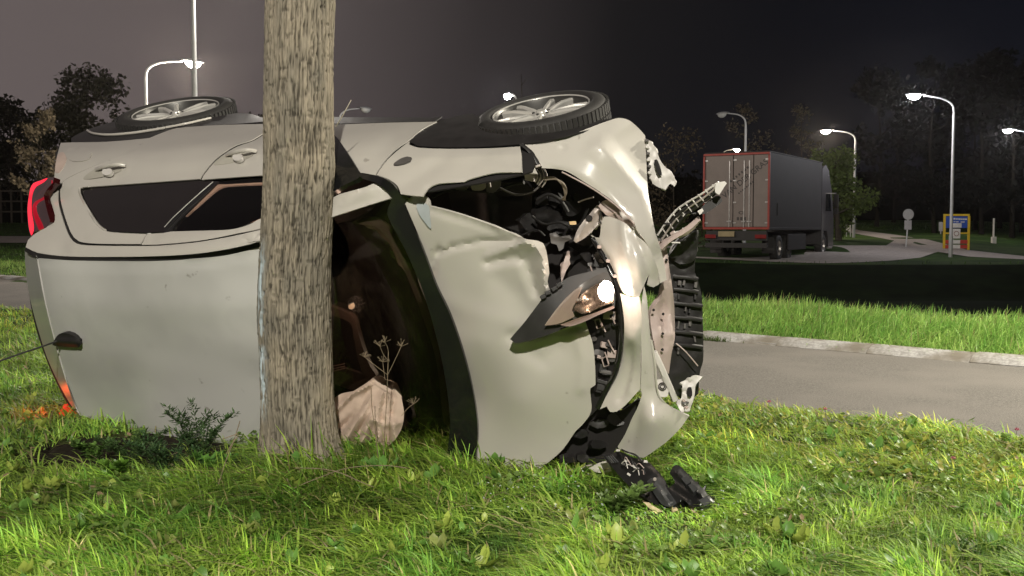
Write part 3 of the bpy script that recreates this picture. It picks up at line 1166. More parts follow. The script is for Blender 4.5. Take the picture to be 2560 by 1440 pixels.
# timber fence along the left hedge
M_wood = mat('weathered_wood', (.10, .085, .07), rough=.9, spec=.1)
fen = empty('timber_fence', tuple(at(30, 560, 81.0) * [1, 1, 0] + [0, 0, 1.6]), 'weathered rail fence in front of the hedge at the left', 'fence')
for i in range(8):
    xx = (-20 + i * 26 - 1280) / F * 81
    z0 = float(terrain(xx, 81))
    box('post', (xx, 81, z0 + 1.3), (.12, .12, 2.6), M_wood, fen, bevel=0)
for zz_ in (.9, 1.7, 2.5):
    xa, xb = (-40 - 1280) / F * 81, (175 - 1280) / F * 81
    box('rail', ((xa + xb) / 2, 80.9, float(terrain(xa, 81)) + zz_), (xb - xa, .05, .12), M_wood, fen, bevel=0)

# ================================================================== truck
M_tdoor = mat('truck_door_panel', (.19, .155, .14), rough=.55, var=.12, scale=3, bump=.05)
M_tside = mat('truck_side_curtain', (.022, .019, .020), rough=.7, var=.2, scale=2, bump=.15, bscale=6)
M_tred = mat('truck_red_trim', (.30, .035, .022), rough=.5)
M_tdark = mat('truck_chassis', (.022, .020, .020), rough=.7)
M_tyre = mat('tyre_rubber', (.030, .028, .027), rough=.72, var=.3, scale=12, bump=.2, bscale=60)
M_tlet = mat('truck_lettering', (.05, .042, .04), rough=.6)
M_silver = mat('dull_metal', (.45, .43, .42), rough=.35, metal=.8)
M_tglass = mat('cab_glass', (.01, .012, .014), rough=.08, coat=.5)
hd = np.array([.503, .864, 0.])
lf = np.array([-.864, .503, 0.])
upv = np.array([0, 0, 1.])
TA = np.array([hd, lf, upv])
tr0 = np.array([9.3, 37.7, 0]) + lf * 1.25
truck = empty('box_truck', tuple(tr0), 'grey box truck with red edged rear doors parked behind the wreck', 'truck')


def tp(x_, y_, z_):
    return tr0 + hd * x_ + lf * y_ + upv * z_


def tbox(name, c, s, m, parent=truck, bevel=.01):
    return box(name, tp(*c), s, m, parent, ax=TA, bevel=bevel)


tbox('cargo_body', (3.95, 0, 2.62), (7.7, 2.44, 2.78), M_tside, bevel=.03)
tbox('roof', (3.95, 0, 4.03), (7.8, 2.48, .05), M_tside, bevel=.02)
doors = []
for y0, y1 in ((-1.19, -.66), (-.63, .10), (.13, 1.19)):
    d_ = tbox('rear_door', (.06, (y0 + y1) / 2, 2.61), (.06, y1 - y0, 2.62), M_tdoor, bevel=.012)
    doors.append(d_)
    for zz_ in (1.45, 2.2, 3.0, 3.75):
        tbox('hinge', (.02, y0 + .05 if y0 < -1 else y1 - .05, zz_), (.03, .11, .05), M_silver, d_, bevel=.004)
for yb in (-.5, -.30, .25):
    tbox('lock_rod', (.012, yb, 2.5), (.03, .03, 2.45), M_silver, doors[1] if yb < .12 else doors[2], bevel=.004)
    tbox('lock_handle', (0, yb, 1.5), (.05, .16, .05), M_silver, doors[1] if yb < .12 else doors[2], bevel=.004)
for nm, c, s in (('top_trim', (.03, 0, 3.965), (.10, 2.5, .075)), ('bottom_trim', (.03, 0, 1.25), (.10, 2.5, .085)), ('side_trim', (.03, -1.225, 2.6), (.10, .07, 2.62)), ('side_trim', (.03, 1.225, 2.6), (.10, .07, 2.62))):
    tbox(nm, c, s, M_tred, bevel=.006)


def text_on(name, body, c, size, m, parent, xax, yax, ext=.004):
    cu = bpy.data.curves.new(name, 'FONT')
    cu.body = body
    cu.size = size
    cu.extrude = ext
    cu.align_x = 'CENTER'
    cu.align_y = 'CENTER'
    cu.offset = size * .012
    o = bpy.data.objects.new(name, cu)
    cu.materials.append(m)
    xax = np.asarray(xax, float) / np.linalg.norm(xax)
    yax = np.asarray(yax, float) / np.linalg.norm(yax)
    zax = np.cross(xax, yax)
    M_ = Matrix(((*[xax[0], yax[0], zax[0]], c[0]), (xax[1], yax[1], zax[1], c[1]), (xax[2], yax[2], zax[2], c[2]), (0, 0, 0, 1)))
    col.objects.link(o)
    me = bpy.data.meshes.new_from_object(o.evaluated_get(bpy.context.evaluated_depsgraph_get()))
    bpy.data.objects.remove(o)
    me.name = name
    o = bpy.data.objects.new(name, me)
    o.parent = parent
    o.matrix_local = Matrix.Translation(-Vector(org(parent))) @ M_
    col.objects.link(o)
    return o


rt = -lf                                     # to the right as seen from behind
a_ = math.radians(38)
xa_ = rt * math.cos(a_) + upv * math.sin(a_)
ya_ = -rt * math.sin(a_) + upv * math.cos(a_)
cc_ = tp(.026, -.33, 3.05)
text_on('lettering', 'VAN DER GRAS', cc_, .30, M_tlet, doors[1], xa_, ya_)
for off, n_, sz, sh in ((.27, 7, .085, 0.), (-.27, 8, .06, -.12)):          # two small lines, too worn to read
    for i in range(n_):
        p_ = cc_ + ya_ * off + xa_ * (sh + (i - n_ / 2) * sz * 1.55)
        box('letter_stroke', p_, (sz * random.uniform(.6, 1.1), sz * random.uniform(.9, 1.3), .008), M_tlet, doors[1], ax=np.array([xa_, ya_, np.cross(xa_, ya_)]), bevel=0)
for i in range(3):
    box('letter_stroke', tp(.026, -.08 - i * .13, 1.60), (.085, .12, .008), M_tlet, doors[1], ax=np.array([rt, upv, np.cross(rt, upv)]), bevel=0)
v, f = lathe_vf([(.06, -.004), (.10, -.004), (.10, .004), (.06, .004)], 16, True)
add('round_mark', [tp(.026 + p[2], -.2 + p[0], 1.82 + p[1] * .6) for p in v], f, M_tlet, doors[1])
tbox('chassis', (4.2, 0, .95), (8.2, .9, .3), M_tdark)
tbox('tail_bumper', (.12, 0, .62), (.14, 2.35, .18), M_tdark)
tbox('tail_lift', (.16, 0, .98), (.18, 2.3, .36), M_tdark)
tbox('licence_panel', (.02, .35, 1.04), (.04, .62, .20), mat('dirty_plate', (.30, .24, .13), rough=.6))
for yb in (-.95, .95):
    l_ = tbox('tail_lamp', (.0, yb, .95), (.06, .42, .14), mat('tail_lens', (.20, .02, .02), rough=.2))
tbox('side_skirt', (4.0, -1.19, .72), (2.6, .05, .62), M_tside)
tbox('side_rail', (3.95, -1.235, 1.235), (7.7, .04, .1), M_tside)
tbox('mud_guard', (.75, -1.0, .62), (.04, .45, .6), M_tdark)
tbox('mud_guard', (.75, 1.0, .62), (.04, .45, .6), M_tdark)


def truck_wheel(x_, y_, par=truck, r=.5):
    prof = [(.16, -.14), (.28, -.15), (.30, -.14), (.42, -.15), (r - .02, -.13), (r, -.10), (r, .10), (r - .02, .13), (.42, .15), (.30, .14), (.29, .05), (.12, .02), (.10, .08), (.0, .08)]
    v, f = lathe_vf(prof, 28)
    s_ = -1 if y_ < 0 else 1
    W = [tp(x_ + p[0], y_ + s_ * p[2], r + p[1]) for p in v]
    w_ = add('wheel', W, f, M_tyre, par, smooth=True, split=40)
    v, f = lathe_vf([(0, .03), (.1, .07), (.13, .06), (.15, .02), (.27, .04), (.29, .12)], 20)
    W = [tp(x_ + p[0], y_ + s_ * (p[2] + .012), r + p[1]) for p in v]
    add('rim', W, f, M_silver, w_, smooth=True, split=40)


for xw in (1.75, 3.05, 8.55):
    for yw in (-1.0, 1.0):
        truck_wheel(xw, yw)
# cab
pr = [(7.95, .55), (7.95, 3.75), (8.5, 3.95), (9.05, 3.72), (9.35, 3.2), (9.62, 2.9), (9.95, 1.95), (10.05, 1.2), (10.05, .45), (9.2, .45), (9.1, .9), (8.9, 1.15), (8.4, 1.18), (8.12, 1.0), (8.02, .55)]
v = [tp(a, s, b) for s in (-1.2, 1.2) for a, b in pr]
k = len(pr)
f = [(i, (i + 1) % k, k + (i + 1) % k, k + i) for i in range(k)] + [tuple(range(k)), tuple(range(2 * k - 1, k - 1, -1))]
cab = add('cab', v, f, mat('cab_paint', (.07, .065, .07), rough=.35, coat=.5), truck, bevel=.05)
add('side_window', [tp(a, -1.206, b) for a, b in ((8.55, 2.0), (8.6, 2.75), (9.3, 2.75), (9.62, 2.0))], [(0, 1, 2, 3)], M_tglass, cab, th=.004)
add('windscreen', [tp(a, s, b) for a, b, s in ((9.70, 2.75, -1.05), (9.97, 1.98, -1.1), (9.97, 1.98, 1.1), (9.70, 2.75, 1.05))], [(0, 1, 2, 3)], M_tglass, cab, th=.004)
tbox('mirror', (9.55, -1.42, 2.45), (.12, .2, .55), M_tdark, cab, bevel=.03)
tbox('mirror_arm', (9.5, -1.3, 2.78), (.05, .26, .05), M_silver, cab)
tbox('mirror', (9.55, -1.42, 2.0), (.12, .2, .25), M_tdark, cab, bevel=.03)
tbox('step', (9.5, -1.17, .4), (.6, .1, .1), M_silver, cab)
tbox('marker_lamp', (9.0, -1.2, 3.55), (.10, .03, .05), M_silver, cab)
tbox('handle', (.02 + 1.1, -1.226, 1.95), (.06, .03, .45), M_tdark)

# ================================================================== signs
M_yel = mat('sign_yellow', (.72, .48, .03), rough=.5)
M_blue = mat('sign_blue', (.03, .09, .42), rough=.5)
M_white = mat('sign_white', (.75, .72, .66), rough=.5)
M_red = mat('sign_red', (.50, .05, .035), rough=.5)
M_grey = mat('sign_back_grey', (.33, .32, .31), rough=.6)
SY = 51.5


def spx(px, row, y=SY):
    return at(px, row, y)


b_ = spx(2392, 633)
sign = empty('notice_board', (b_[0], SY, float(terrain(b_[0], SY))), 'yellow framed notice board with blue panel and red white planks', 'sign')


def prect(name, x0, y0, x1, y1, m, parent, Y=SY, th=.03, dy=0.):
    c = (np.array(at((x0 + x1) / 2, (y0 + y1) / 2, Y)))
    return box(name, c + np.array([0, dy, 0]), ((x1 - x0) / F * Y, th, (y1 - y0) / F * Y), m, parent, bevel=.004)


prect('frame_post', 2358, 540, 2363, 632, M_yel, sign, th=.08)
prect('frame_post', 2419, 540, 2424, 633, M_yel, sign, th=.08)
prect('frame_top', 2359, 535, 2423.5, 540, M_yel, sign, th=.08, dy=-.002)
bp_ = prect('blue_panel', 2364, 541, 2418, 570, M_blue, sign)
prect('cross_rail', 2363, 581, 2419, 585, M_yel, sign)
prect('paper_notice', 2380, 572, 2400, 596, M_white, sign, dy=-.03)
prect('sticker', 2381, 558, 2403, 569, M_white, bp_, dy=-.03)
for r0, r1 in ((600, 609), (612, 621)):
    pk = prect('plank', 2363, r0, 2419, r1, M_red, sign)
    prect('white_band', 2380, r0, 2400, r1, M_white, pk, th=.05)
for x0, x1, row, hh in ((2376, 2379.5, 547, 4.6), (2383, 2388, 547, 4), (2389, 2392, 547.5, 3.6), (2392.6, 2396, 547.5, 3.2), (2396.6, 2401, 547.7, 3.2), (2401.8, 2406, 548, 3.2), (2406.6, 2411, 548, 3.4), (2411.6, 2417, 548, 3.2),
                       (2376, 2382, 554, 2.4), (2383.5, 2388, 554, 2.4), (2389.5, 2396, 554.5, 2.4), (2401, 2411, 555, 2.6)):
    prect('letter_stroke', x0, row - hh / 2, x1, row + hh / 2, M_white, bp_, th=.008, dy=-.03)
v, f = lathe_vf([(.10, -.006), (.13, -.006), (.13, .006), (.10, .006)], 20, True)
c = at(2390, 584, SY)
add('round_emblem', [c + np.array([p[0], p[2] - .055, p[1]]) for p in v], f, mat('emblem_brown', (.30, .16, .13)), sign)

rs_y = 51.0
b_ = at(2268, 633, rs_y)
rsn = empty('round_road_sign', (b_[0], rs_y, float(terrain(b_[0], rs_y))), 'grey back of a round road sign with plate below on a leaning pole', 'sign')
tube('pole', [at(2263, 634, rs_y), at(2268, 580, rs_y), at(2271, 524, rs_y)], .035, M_pole, rsn, n=10)
v, f = lathe_vf([(0, .01), (.26, .01), (.27, 0), (.26, -.01), (0, -.01)], 28)
c = at(2270, 536, rs_y)
add('disc', [c + np.array([p[0], p[2] - .045, p[1]]) for p in v], f, M_grey, rsn, smooth=True, split=40)
prect('plate', 2261, 551, 2279, 574, M_grey, rsn, Y=rs_y - .05, th=.012)
b_ = at(2120, 605, 62)
sm = empty('small_sign', (b_[0], 62, float(terrain(b_[0], 62))), 'small pale sign on two legs left of the lit lamp post', 'sign')
prect('plate', 2114, 563, 2127, 578, M_white, sm, Y=62, th=.02)
prect('leg', 2115, 578, 2117, 606, M_pole, sm, Y=62, th=.05)
prect('leg', 2125, 578, 2127, 606, M_pole, sm, Y=62, th=.05)
b_ = at(2484, 618, 58)
mp_ = empty('marker_post', (b_[0], 58, float(terrain(b_[0], 58))), 'thin white marker post with a pale box at its foot', 'post')
prect('post', 2482.5, 546, 2486, 600, M_white, mp_, Y=58, th=.07)
prect('box', 2479, 592, 2489, 620, M_white, mp_, Y=57.9, th=.2)
b_ = at(2350, 600, 66)
sg = empty('small_sign', (b_[0], 66, float(terrain(b_[0], 66))), 'dim narrow sign left of the yellow framed sign', 'sign')
prect('plate', 2347, 555, 2357, 578, M_grey, sg, Y=66, th=.02)
prect('leg', 2350.5, 578, 2352.5, 614, M_pole, sg, Y=66, th=.05)

# ================================================================== the overturned car
SC = 1.03
RM = np.array([[0.84118834, -0.25621267, -0.47619035], [-0.54024142, -0.43609242, -0.71969619], [-0.02326772, 0.8626578, -0.50525255]])
T0 = np.array([-1.6713754725, 7.2586132693, .0457612322])
ZP = np.array([-.2, .15, .3, .5, .66, .75, .82, .90, 1.0, 1.2, 1.45, 1.55, 1.8])
YP = np.array([.80, .855, .895, .925, .940, .946, .940, .925, .885, .80, .66, .60, .40])
O_ = -RM.T @ T0
FWD, LEFT, UPC = RM[:, 0], RM[:, 1], RM[:, 2]


def c2w(q):
    return CAM + SC * (np.asarray(q, float) @ RM.T + T0)


def w2c(p):
    return ((np.asarray(p) - CAM) / SC - T0) @ RM


def side(px, py, off=0.):
    """distance of the car's left flank, seen at the given pixels"""
    r = ray(np.ravel(px), np.ravel(py))
    d = r @ RM
    lo = np.full(len(r), 3.)
    hi = np.full(len(r), 9.5)

    def g(k):
        return O_[1] + k * d[:, 1] - np.interp(O_[2] + k * d[:, 2], ZP, YP) - off
    gl = g(lo)
    for _ in range(44):
        m = (lo + hi) / 2
        gm = g(m)
        s = gl * gm <= 0
        hi = np.where(s, m, hi)
        gl = np.where(s, gl, gm)
        lo = np.where(s, lo, m)
    return SC * lo * r[:, 1]


def sideo(off):
    return lambda px, py: side(px, py, off)


def plane_y(px, py, yv):
    r = ray(px, py)
    d = RM.T @ r
    k = (yv - O_[1]) / d[1]
    return O_ + d * k


M_paint = mat('car_paint_white', (.50, .475, .43), rough=.30, coat=1.0, var=.12, scale=3.5, cr=(.22, .42), c3=(.465, .44, .40), scale3=1.1, bump=.035, bscale=4, scratch=.45)
M_dust = mat('car_roof_paint', (.515, .51, .49), rough=.40, coat=.6, var=.16, scale=2.6, cr=(.25, .45), c3=(.44, .435, .42), scale3=1.3, scratch=.5, bump=.015, bscale=420)
M_blk = mat('black_plastic', (.020, .018, .018), rough=.52, var=.35, scale=14, bump=.08, bscale=220)
M_blk2 = mat('black_gloss', (.010, .010, .010), rough=.18, coat=.3)
M_rub = mat('tyre', (.024, .022, .021), rough=.7, var=.25, scale=20, bump=.15, bscale=160)
M_eng = mat('engine_black', (.010, .009, .009), rough=.6, spec=.25, var=.4, scale=10)
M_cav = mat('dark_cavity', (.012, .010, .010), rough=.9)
M_met = mat('bare_bracket_metal', (.42, .37, .34), rough=.5, metal=.35, var=.3, scale=9)
M_met2 = mat('primer_beam', (.46, .37, .34), rough=.5, var=.25, scale=7)
M_pla = mat('grey_plastic', (.10, .092, .088), rough=.5, var=.3, scale=12)
M_wht = mat('white_plastic', (.62, .59, .56), rough=.45, var=.15)
M_all = mat('alloy', (.68, .66, .62), rough=.26, metal=.45, var=.12, scale=10)
M_alld = mat('alloy_dark', (.06, .058, .055), rough=.4, metal=.5)
M_cloth = mat('seat_fabric', (.42, .26, .20), rough=.9, var=.3, scale=4)
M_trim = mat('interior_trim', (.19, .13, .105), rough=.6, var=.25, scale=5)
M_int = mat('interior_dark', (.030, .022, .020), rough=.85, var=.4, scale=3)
M_bag = mat('airbag_fabric', (.52, .40, .32), rough=.9, var=.18, scale=7, bump=.2, bscale=500)
M_glass = glass_mat('window_glass', (.80, .77, .74))
M_wind = glass_mat('windscreen_glass', (.62, .60, .57))
M_dglass = mat('privacy_glass', (.010, .008, .008), rough=.06, coat=.2)
M_pink = mat('inner_pillar_trim', (.62, .42, .33), rough=.6)

car = empty('overturned_car', (-.9, 6.0, 0), 'wrecked white car lying on its side against the trunk, front torn open', 'car')
P_ = car

# ---- hidden shell behind the panels, so that every gap shows dark metal and the flank is closed
shell = sheet('body_shell', [(150, 362), (300, 354), (440, 330), (700, 312), (1090, 306), (1060, 330), (1030, 352), (1150, 364), (1300, 361), (1330, 380), (1330, 428), (1060, 480), (1000, 474), (950, 430), (840, 430),
                             (500, 444), (210, 464), (196, 474), (215, 525), (260, 574), (430, 584), (650, 556), (650, 600), (490, 632), (300, 638), (100, 628), (72, 610), (120, 570), (112, 500), (140, 440)],
              sideo(-.02), M_cav, P_, step=22, th=.01)

quarter = sheet('quarter_panel', [(152, 357, 1), (183, 356), (250, 355), (300, 352), (366, 346), (376, 344, 1), (334, 378), (236, 414.5), (164, 448), (147, 470), (147, 512), (170, 584), (192, 609), (243, 614), (350, 615), (400, 614), (480, 607), (528, 600),
                                  (592, 588), (652, 574, 1), (650, 602, 1), (624, 610), (560, 624), (480, 635), (400, 640), (300, 642), (172, 641), (95, 632), (64, 618, 1), (70, 600), (85, 586), (117, 568, 1), (125, 556), (119, 532), (112, 503), (110, 487),
                                  (117, 474), (133, 455), (136, 441, 1), (139, 410), (144, 385)],
                side, M_paint, P_, step=11, ridges=[([(180, 620), (400, 626), (560, 610), (640, 590)], 14, .02), ([(70, 612), (120, 620)], 16, .01), ([(620, 590), (640, 585)], 9, -.02), ([(640, 600), (650, 590)], 6, .015)])
sheet('fuel_flap', [(170, 372), (200, 367), (222, 371), (229, 382), (224, 396), (205, 402), (180, 402), (167, 392)], sideo(.006), M_paint, quarter, step=8, th=.004)
door_r = sheet('rear_door', [(376, 344, 1), (400, 334), (440, 321), (520, 314), (600, 311), (700, 309, 1), (670, 325), (631, 349), (591, 362), (556.5, 383), (529.5, 406.5), (504.5, 437.5), (500, 447, 1), (360, 457), (222, 467), (202, 468), (195, 476), (200, 492), (216, 522), (240, 561), (262, 577), (300, 582), (366, 585, 1),
                             (351, 610, 1), (243, 609), (197, 603), (177, 581), (154, 512), (151, 471), (165, 449), (236, 415), (334, 378)],
               side, M_paint, P_, step=10, ridges=[([(300, 395), (420, 375), (560, 352), (650, 340)], 16, .012), ([(230, 448), (380, 438), (490, 430)], 12, -.008)])
door_f = sheet('front_door', [(704, 310, 1), (840, 311), (960, 307), (1092, 304, 1), (1062, 319), (1038, 337), (1019, 353, 1), (990, 372), (963, 400), (943, 429), (937, 441, 1), (905, 438), (760, 436), (660, 438), (504, 449, 1), (508, 440), (533, 409), (560, 386), (594, 366), (634, 352), (672, 328)],
               side, M_paint, P_, step=11, ridges=[([(660, 350), (850, 338), (1000, 330)], 14, .010), ([(840, 420), (930, 400), (985, 350)], 20, -.012)])
door_ff = sheet('door_frame', [(368, 585, 1), (410, 582), (426, 579), (560, 575), (592, 571), (624, 561), (648, 548), (700, 532, 1), (700, 552, 1), (652, 571), (592, 584), (528, 597), (480, 604), (400, 611), (354, 612, 1)], side, M_paint, door_f, step=9,
                ridges=[([(400, 598), (520, 590), (600, 576)], 9, .012)])
fender = sheet('front_wing', [(1024, 353, 1), (1023, 361), (1046, 369), (1112, 372), (1217, 371), (1286, 367), (1300, 366, 1), (1304, 392), (1305, 431, 1), (1250, 431), (1217, 436), (1171, 449), (1161, 455), (1095, 459), (1071, 471), (1057, 491, 1), (1030, 489), (1002, 485, 1), (994, 465), (974, 449), (942, 437, 1), (950, 424), (968, 400), (994, 376)],
               side, M_paint, P_, step=9, ridges=[([(1000, 470), (1050, 440), (1110, 395)], 22, -.014), ([(1060, 400), (1200, 385), (1300, 380)], 18, .008), ([(1070, 474), (1160, 458), (1300, 434)], 5, -.012)])
sheet('torn_flap', [(1304, 369, 1), (1318, 382), (1344, 434, 1), (1306, 432, 1)], sideo(-.03), M_paint, fender, step=8)
sheet('wing_badge', [(983, 411), (1000, 397), (1018, 391), (1028, 393), (1024, 401), (1005, 409)], sideo(.012), M_pla, fender, step=6, th=.012)
sheet('side_moulding', [(560, 300, 1), (660, 293), (700, 292), (1080, 294), (1105, 291), (1088, 303, 1), (960, 306), (840, 309), (704, 308), (600, 309), (520, 313, 1)], sideo(-.012), M_blk, P_, step=14)

# wheel arches
sheet('arch_trim', [(178, 357, 1), (178, 345), (217, 325), (262, 310), (300, 302), (312, 318), (360, 327), (440, 314), (530, 294), (590, 283), (615, 283), (645, 290), (668, 303, 1), (600, 309), (530, 313), (440, 321), (400, 333), (366, 346), (300, 352), (240, 355)], sideo(-.005), M_blk, P_, step=12)
sheet('arch_trim', [(1024, 354, 1), (1050, 329), (1095, 305), (1130, 293), (1182, 284), (1200, 296), (1194, 316), (1220, 331), (1290, 337), (1380, 331), (1450, 317), (1510, 299), (1553, 293, 1), (1506, 312), (1462, 328), (1403, 344), (1328, 357), (1217, 366), (1112, 368), (1043, 364)], sideo(-.004), M_blk, P_, step=12, ridges=[([(1040, 345), (1110, 340), (1280, 345), (1420, 325), (1520, 298)], 9, .015)])
M_lip = M_paint
pxtube('arch_lip', [(219, 326, float(side(219, 326)[0]) - .02), (232, 333, float(side(232, 333)[0]) - .03), (270, 337, float(side(270, 337)[0]) - .03), (335, 332, float(side(335, 332)[0]) - .03), (412, 320, float(side(412, 320)[0]) - .03)], 3.6, M_lip, P_)
pxtube('arch_lip', [(415, 318.5, float(side(415, 318)[0]) - .03), (470, 308, float(side(470, 308)[0]) - .03), (527, 295, float(side(527, 295)[0]) - .03)], 3.0, M_lip, P_)

# handles
for (hx, hy, sx_) in ((0, 0, door_r), (326, -36, door_f)):
    def hp(a, b, o=.0):
        return (a + hx, b + hy, float(side(a + hx, b + hy, o)[0]))
    sheet('handle_recess', [(208 + hx, 447 + hy), (240 + hx, 421 + hy), (285 + hx, 410 + hy), (312 + hx, 412 + hy), (300 + hx, 428 + hy), (257 + hx, 442 + hy)], sideo(.003), mat('handle_shadow_paint', (.42, .40, .345), rough=.4, coat=.4) if hx == 0 else bpy.data.materials['handle_shadow_paint'], sx_, step=7, th=.002)
    pxtube('handle', [hp(240, 424, .01), hp(262, 416, .04), hp(290, 411, .045), hp(314, 414, .012)], 5.0, M_paint, sx_)
    sheet('lock_cover', [(256 + hx, 424 + hy), (268 + hx, 421 + hy), (279 + hx, 423 + hy), (278 + hx, 433 + hy), (266 + hx, 438 + hy), (256 + hx, 434 + hy)], sideo(.028), M_wht, sx_, step=5, th=.02)

# glass of the flank
sheet('rear_window', [(199, 475), (222, 469), (360, 459), (496, 448), (533, 452, 1), (500, 486), (430, 556), (412, 579, 1), (366, 582), (300, 579), (262, 574), (242, 557), (217, 517), (203, 489)], sideo(-.012), M_dglass, P_, step=14, th=.004)
pxtube('window_surround', [(222, 466, float(side(222, 466)[0])), (200, 471, float(side(200, 471)[0])), (203, 492, float(side(203, 492)[0])), (222, 526, float(side(222, 526)[0])), (244, 560, float(side(244, 560)[0])), (264, 576, float(side(264, 576)[0]))], 3.2, M_paint, P_)
sheet('front_window', [(533, 452, 1), (504, 450, 1), (660, 440), (760, 438), (860, 437), (905, 440), (860, 470), (830, 500, 1), (700, 532), (648, 546), (592, 569), (560, 574), (412, 580, 1), (430, 558), (500, 487)], sideo(-.015), M_glass, P_, step=16, th=.004)
pil = sheet('centre_pillar', [(410, 581, 1), (414, 568), (433, 545), (500, 486), (533, 453, 1), (548, 453, 1), (515, 486), (470, 530), (440, 560), (428, 580, 1)], sideo(-.008), M_blk2, P_, step=9, th=.01)
pxtube('chrome_strip', [(411, 568, float(side(411, 568)[0]) - .01), (433, 544, float(side(433, 544)[0]) - .01), (480, 500, float(side(480, 500)[0]) - .01), (533, 454, float(side(533, 454)[0]) - .01)], 1.3, M_all, pil)
# what shows through the open front window
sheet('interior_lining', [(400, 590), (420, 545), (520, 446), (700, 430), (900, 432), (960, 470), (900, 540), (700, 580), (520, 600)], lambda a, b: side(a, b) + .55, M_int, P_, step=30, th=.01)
sheet('door_seal', [(438, 558), (477, 520), (509, 490), (538, 463), (562, 461), (700, 454), (700, 458), (566, 465), (545, 472), (513, 498), (478, 530), (445, 560)], lambda a, b: side(a, b) + .03, M_pink, P_, step=9)
sheet('pillar_trim', [(440, 578, 1), (469, 549), (504, 515), (536, 491), (567, 474, 1), (570, 485, 1), (536, 505), (498, 532), (470, 556), (453, 578, 1)], lambda a, b: side(a, b) + .06, M_pink, P_, step=9)
sheet('front_seat', [(499, 572), (505, 558), (522, 540), (560, 518), (608, 498), (700, 475), (720, 500), (700, 535), (592, 560), (544, 574)], lambda a, b: side(a, b) + .20, M_cloth, P_, step=12, th=.15, ridges=[([(510, 565), (560, 535), (620, 512), (700, 492)], 18, .07)])

# door mirror, folded against the door
mir = sheet('door_mirror', [(800, 330, 1), (836, 337), (847, 349), (866, 378), (890, 417), (904, 437, 1), (894, 446), (862, 462), (836, 478), (800, 490, 1)], lambda a, b: side(a, b, .03), M_blk2, P_, step=10, th=.03, ridges=[([(800, 400), (850, 430)], 40, .05)])
pxtube('mirror_edge', [(840, 345, float(side(840, 345)[0]) - .03), (868, 382, float(side(868, 382)[0]) - .03), (903, 438, float(side(903, 438)[0]) - .03)], 2.0, M_pla, mir)
# windscreen pillar
ap = [(829, 545, 5.18), (845, 490, 5.20), (912, 468, 5.12), (942, 457, 5.12), (978, 494, 5.06), (912, 516, 5.10), (760, 575, 5.34), (780, 515, 5.32)]
pilA = sheet('windscreen_pillar', [(760, 522, 1), (834, 493), (847, 486), (912, 468), (942, 457), (960, 469), (971, 481), (979, 495, 1), (912, 516), (862, 532), (829, 543), (760, 572, 1)], ap, M_paint, P_, step=9,
             ridges=[([(836, 506), (872, 494), (910, 470)], 4, -.016), ([(840, 500), (900, 480), (945, 465)], 12, .015), ([(850, 530), (970, 492)], 10, -.012)])

# ---- roof
roofd = tps([(60, 640, 6.36), (90, 645, 6.22), (200, 652, 6.0), (300, 653, 5.83), (500, 646, 5.54), (640, 625, 5.40), (780, 600, 5.36), (205, 1045, 6.60), (280, 1065, 6.50), (363, 1094, 6.34), (640, 1122, 5.92), (790, 1140, 5.74),
             (150, 850, 6.30), (400, 850, 5.88), (640, 850, 5.52), (790, 850, 5.46)])
roof = sheet('roof', [(95, 646, 1), (172, 651), (267, 653), (382, 653), (496, 647), (573, 637), (626, 624), (660, 616), (780, 600, 1), (784, 700), (790, 850), (795, 1000), (796, 1142, 1), (640, 1124), (500, 1112), (363, 1094), (317, 1080), (267, 1059), (208, 1040, 1), (197, 1028), (166, 944), (136, 837), (113, 741)],
             roofd, M_dust, P_, step=14, th=.008, ridges=[([(600, 700), (620, 850), (610, 1000)], 60, -.018), ([(150, 760), (400, 770), (640, 760)], 40, .012), ([(170, 950), (400, 965), (640, 960)], 50, -.012), ([(400, 880), (560, 905), (640, 930)], 40, -.010), ([(100, 655), (300, 662), (500, 657), (640, 632)], 10, -.012), ([(222, 1062), (300, 1070)], 8, .01), ([(218, 992), (221, 994)], 4, -.02)])
spoil = sheet('tailgate_spoiler', [(62, 626, 1), (75, 634), (91, 640, 1), (109, 741), (132, 837), (162, 944), (193, 1029), (203, 1040, 1), (188, 1028), (163, 989), (134, 932), (111, 875), (84, 783), (69, 715), (63, 657)],
              tps([(62, 626, 6.45), (91, 640, 6.23), (132, 837, 6.34), (203, 1040, 6.60), (69, 715, 6.62), (84, 783, 6.66), (134, 932, 6.74), (188, 1028, 6.78), (100, 760, 6.42), (160, 960, 6.56)]), M_dust, P_, step=9, th=.008)
sheet('rear_face', [(66, 640), (86, 650), (130, 850), (200, 1040), (180, 1030), (120, 910), (80, 780)], tps([(66, 640, 6.7), (200, 1040, 6.9), (80, 780, 6.9), (130, 850, 6.7)]), M_cav, P_, step=20)
sheet('drip_channel', [(64, 618, 1), (95, 633), (172, 642), (300, 643), (400, 641), (480, 636), (560, 625), (624, 611), (650, 602), (700, 592, 1), (700, 606), (626, 625), (573, 638), (496, 648), (382, 654), (267, 654), (172, 652), (95, 647), (62, 628, 1)], lambda a, b: roofd(a, b) + .018, M_blk, P_, step=9, th=.02)
sheet('roof_side_dark', [(203, 1038), (267, 1057), (317, 1078), (363, 1092), (500, 1112), (500, 1128), (363, 1106), (300, 1084), (240, 1066), (208, 1052)], lambda a, b: roofd(a, b) + .06, M_blk, P_, step=12, th=.03)
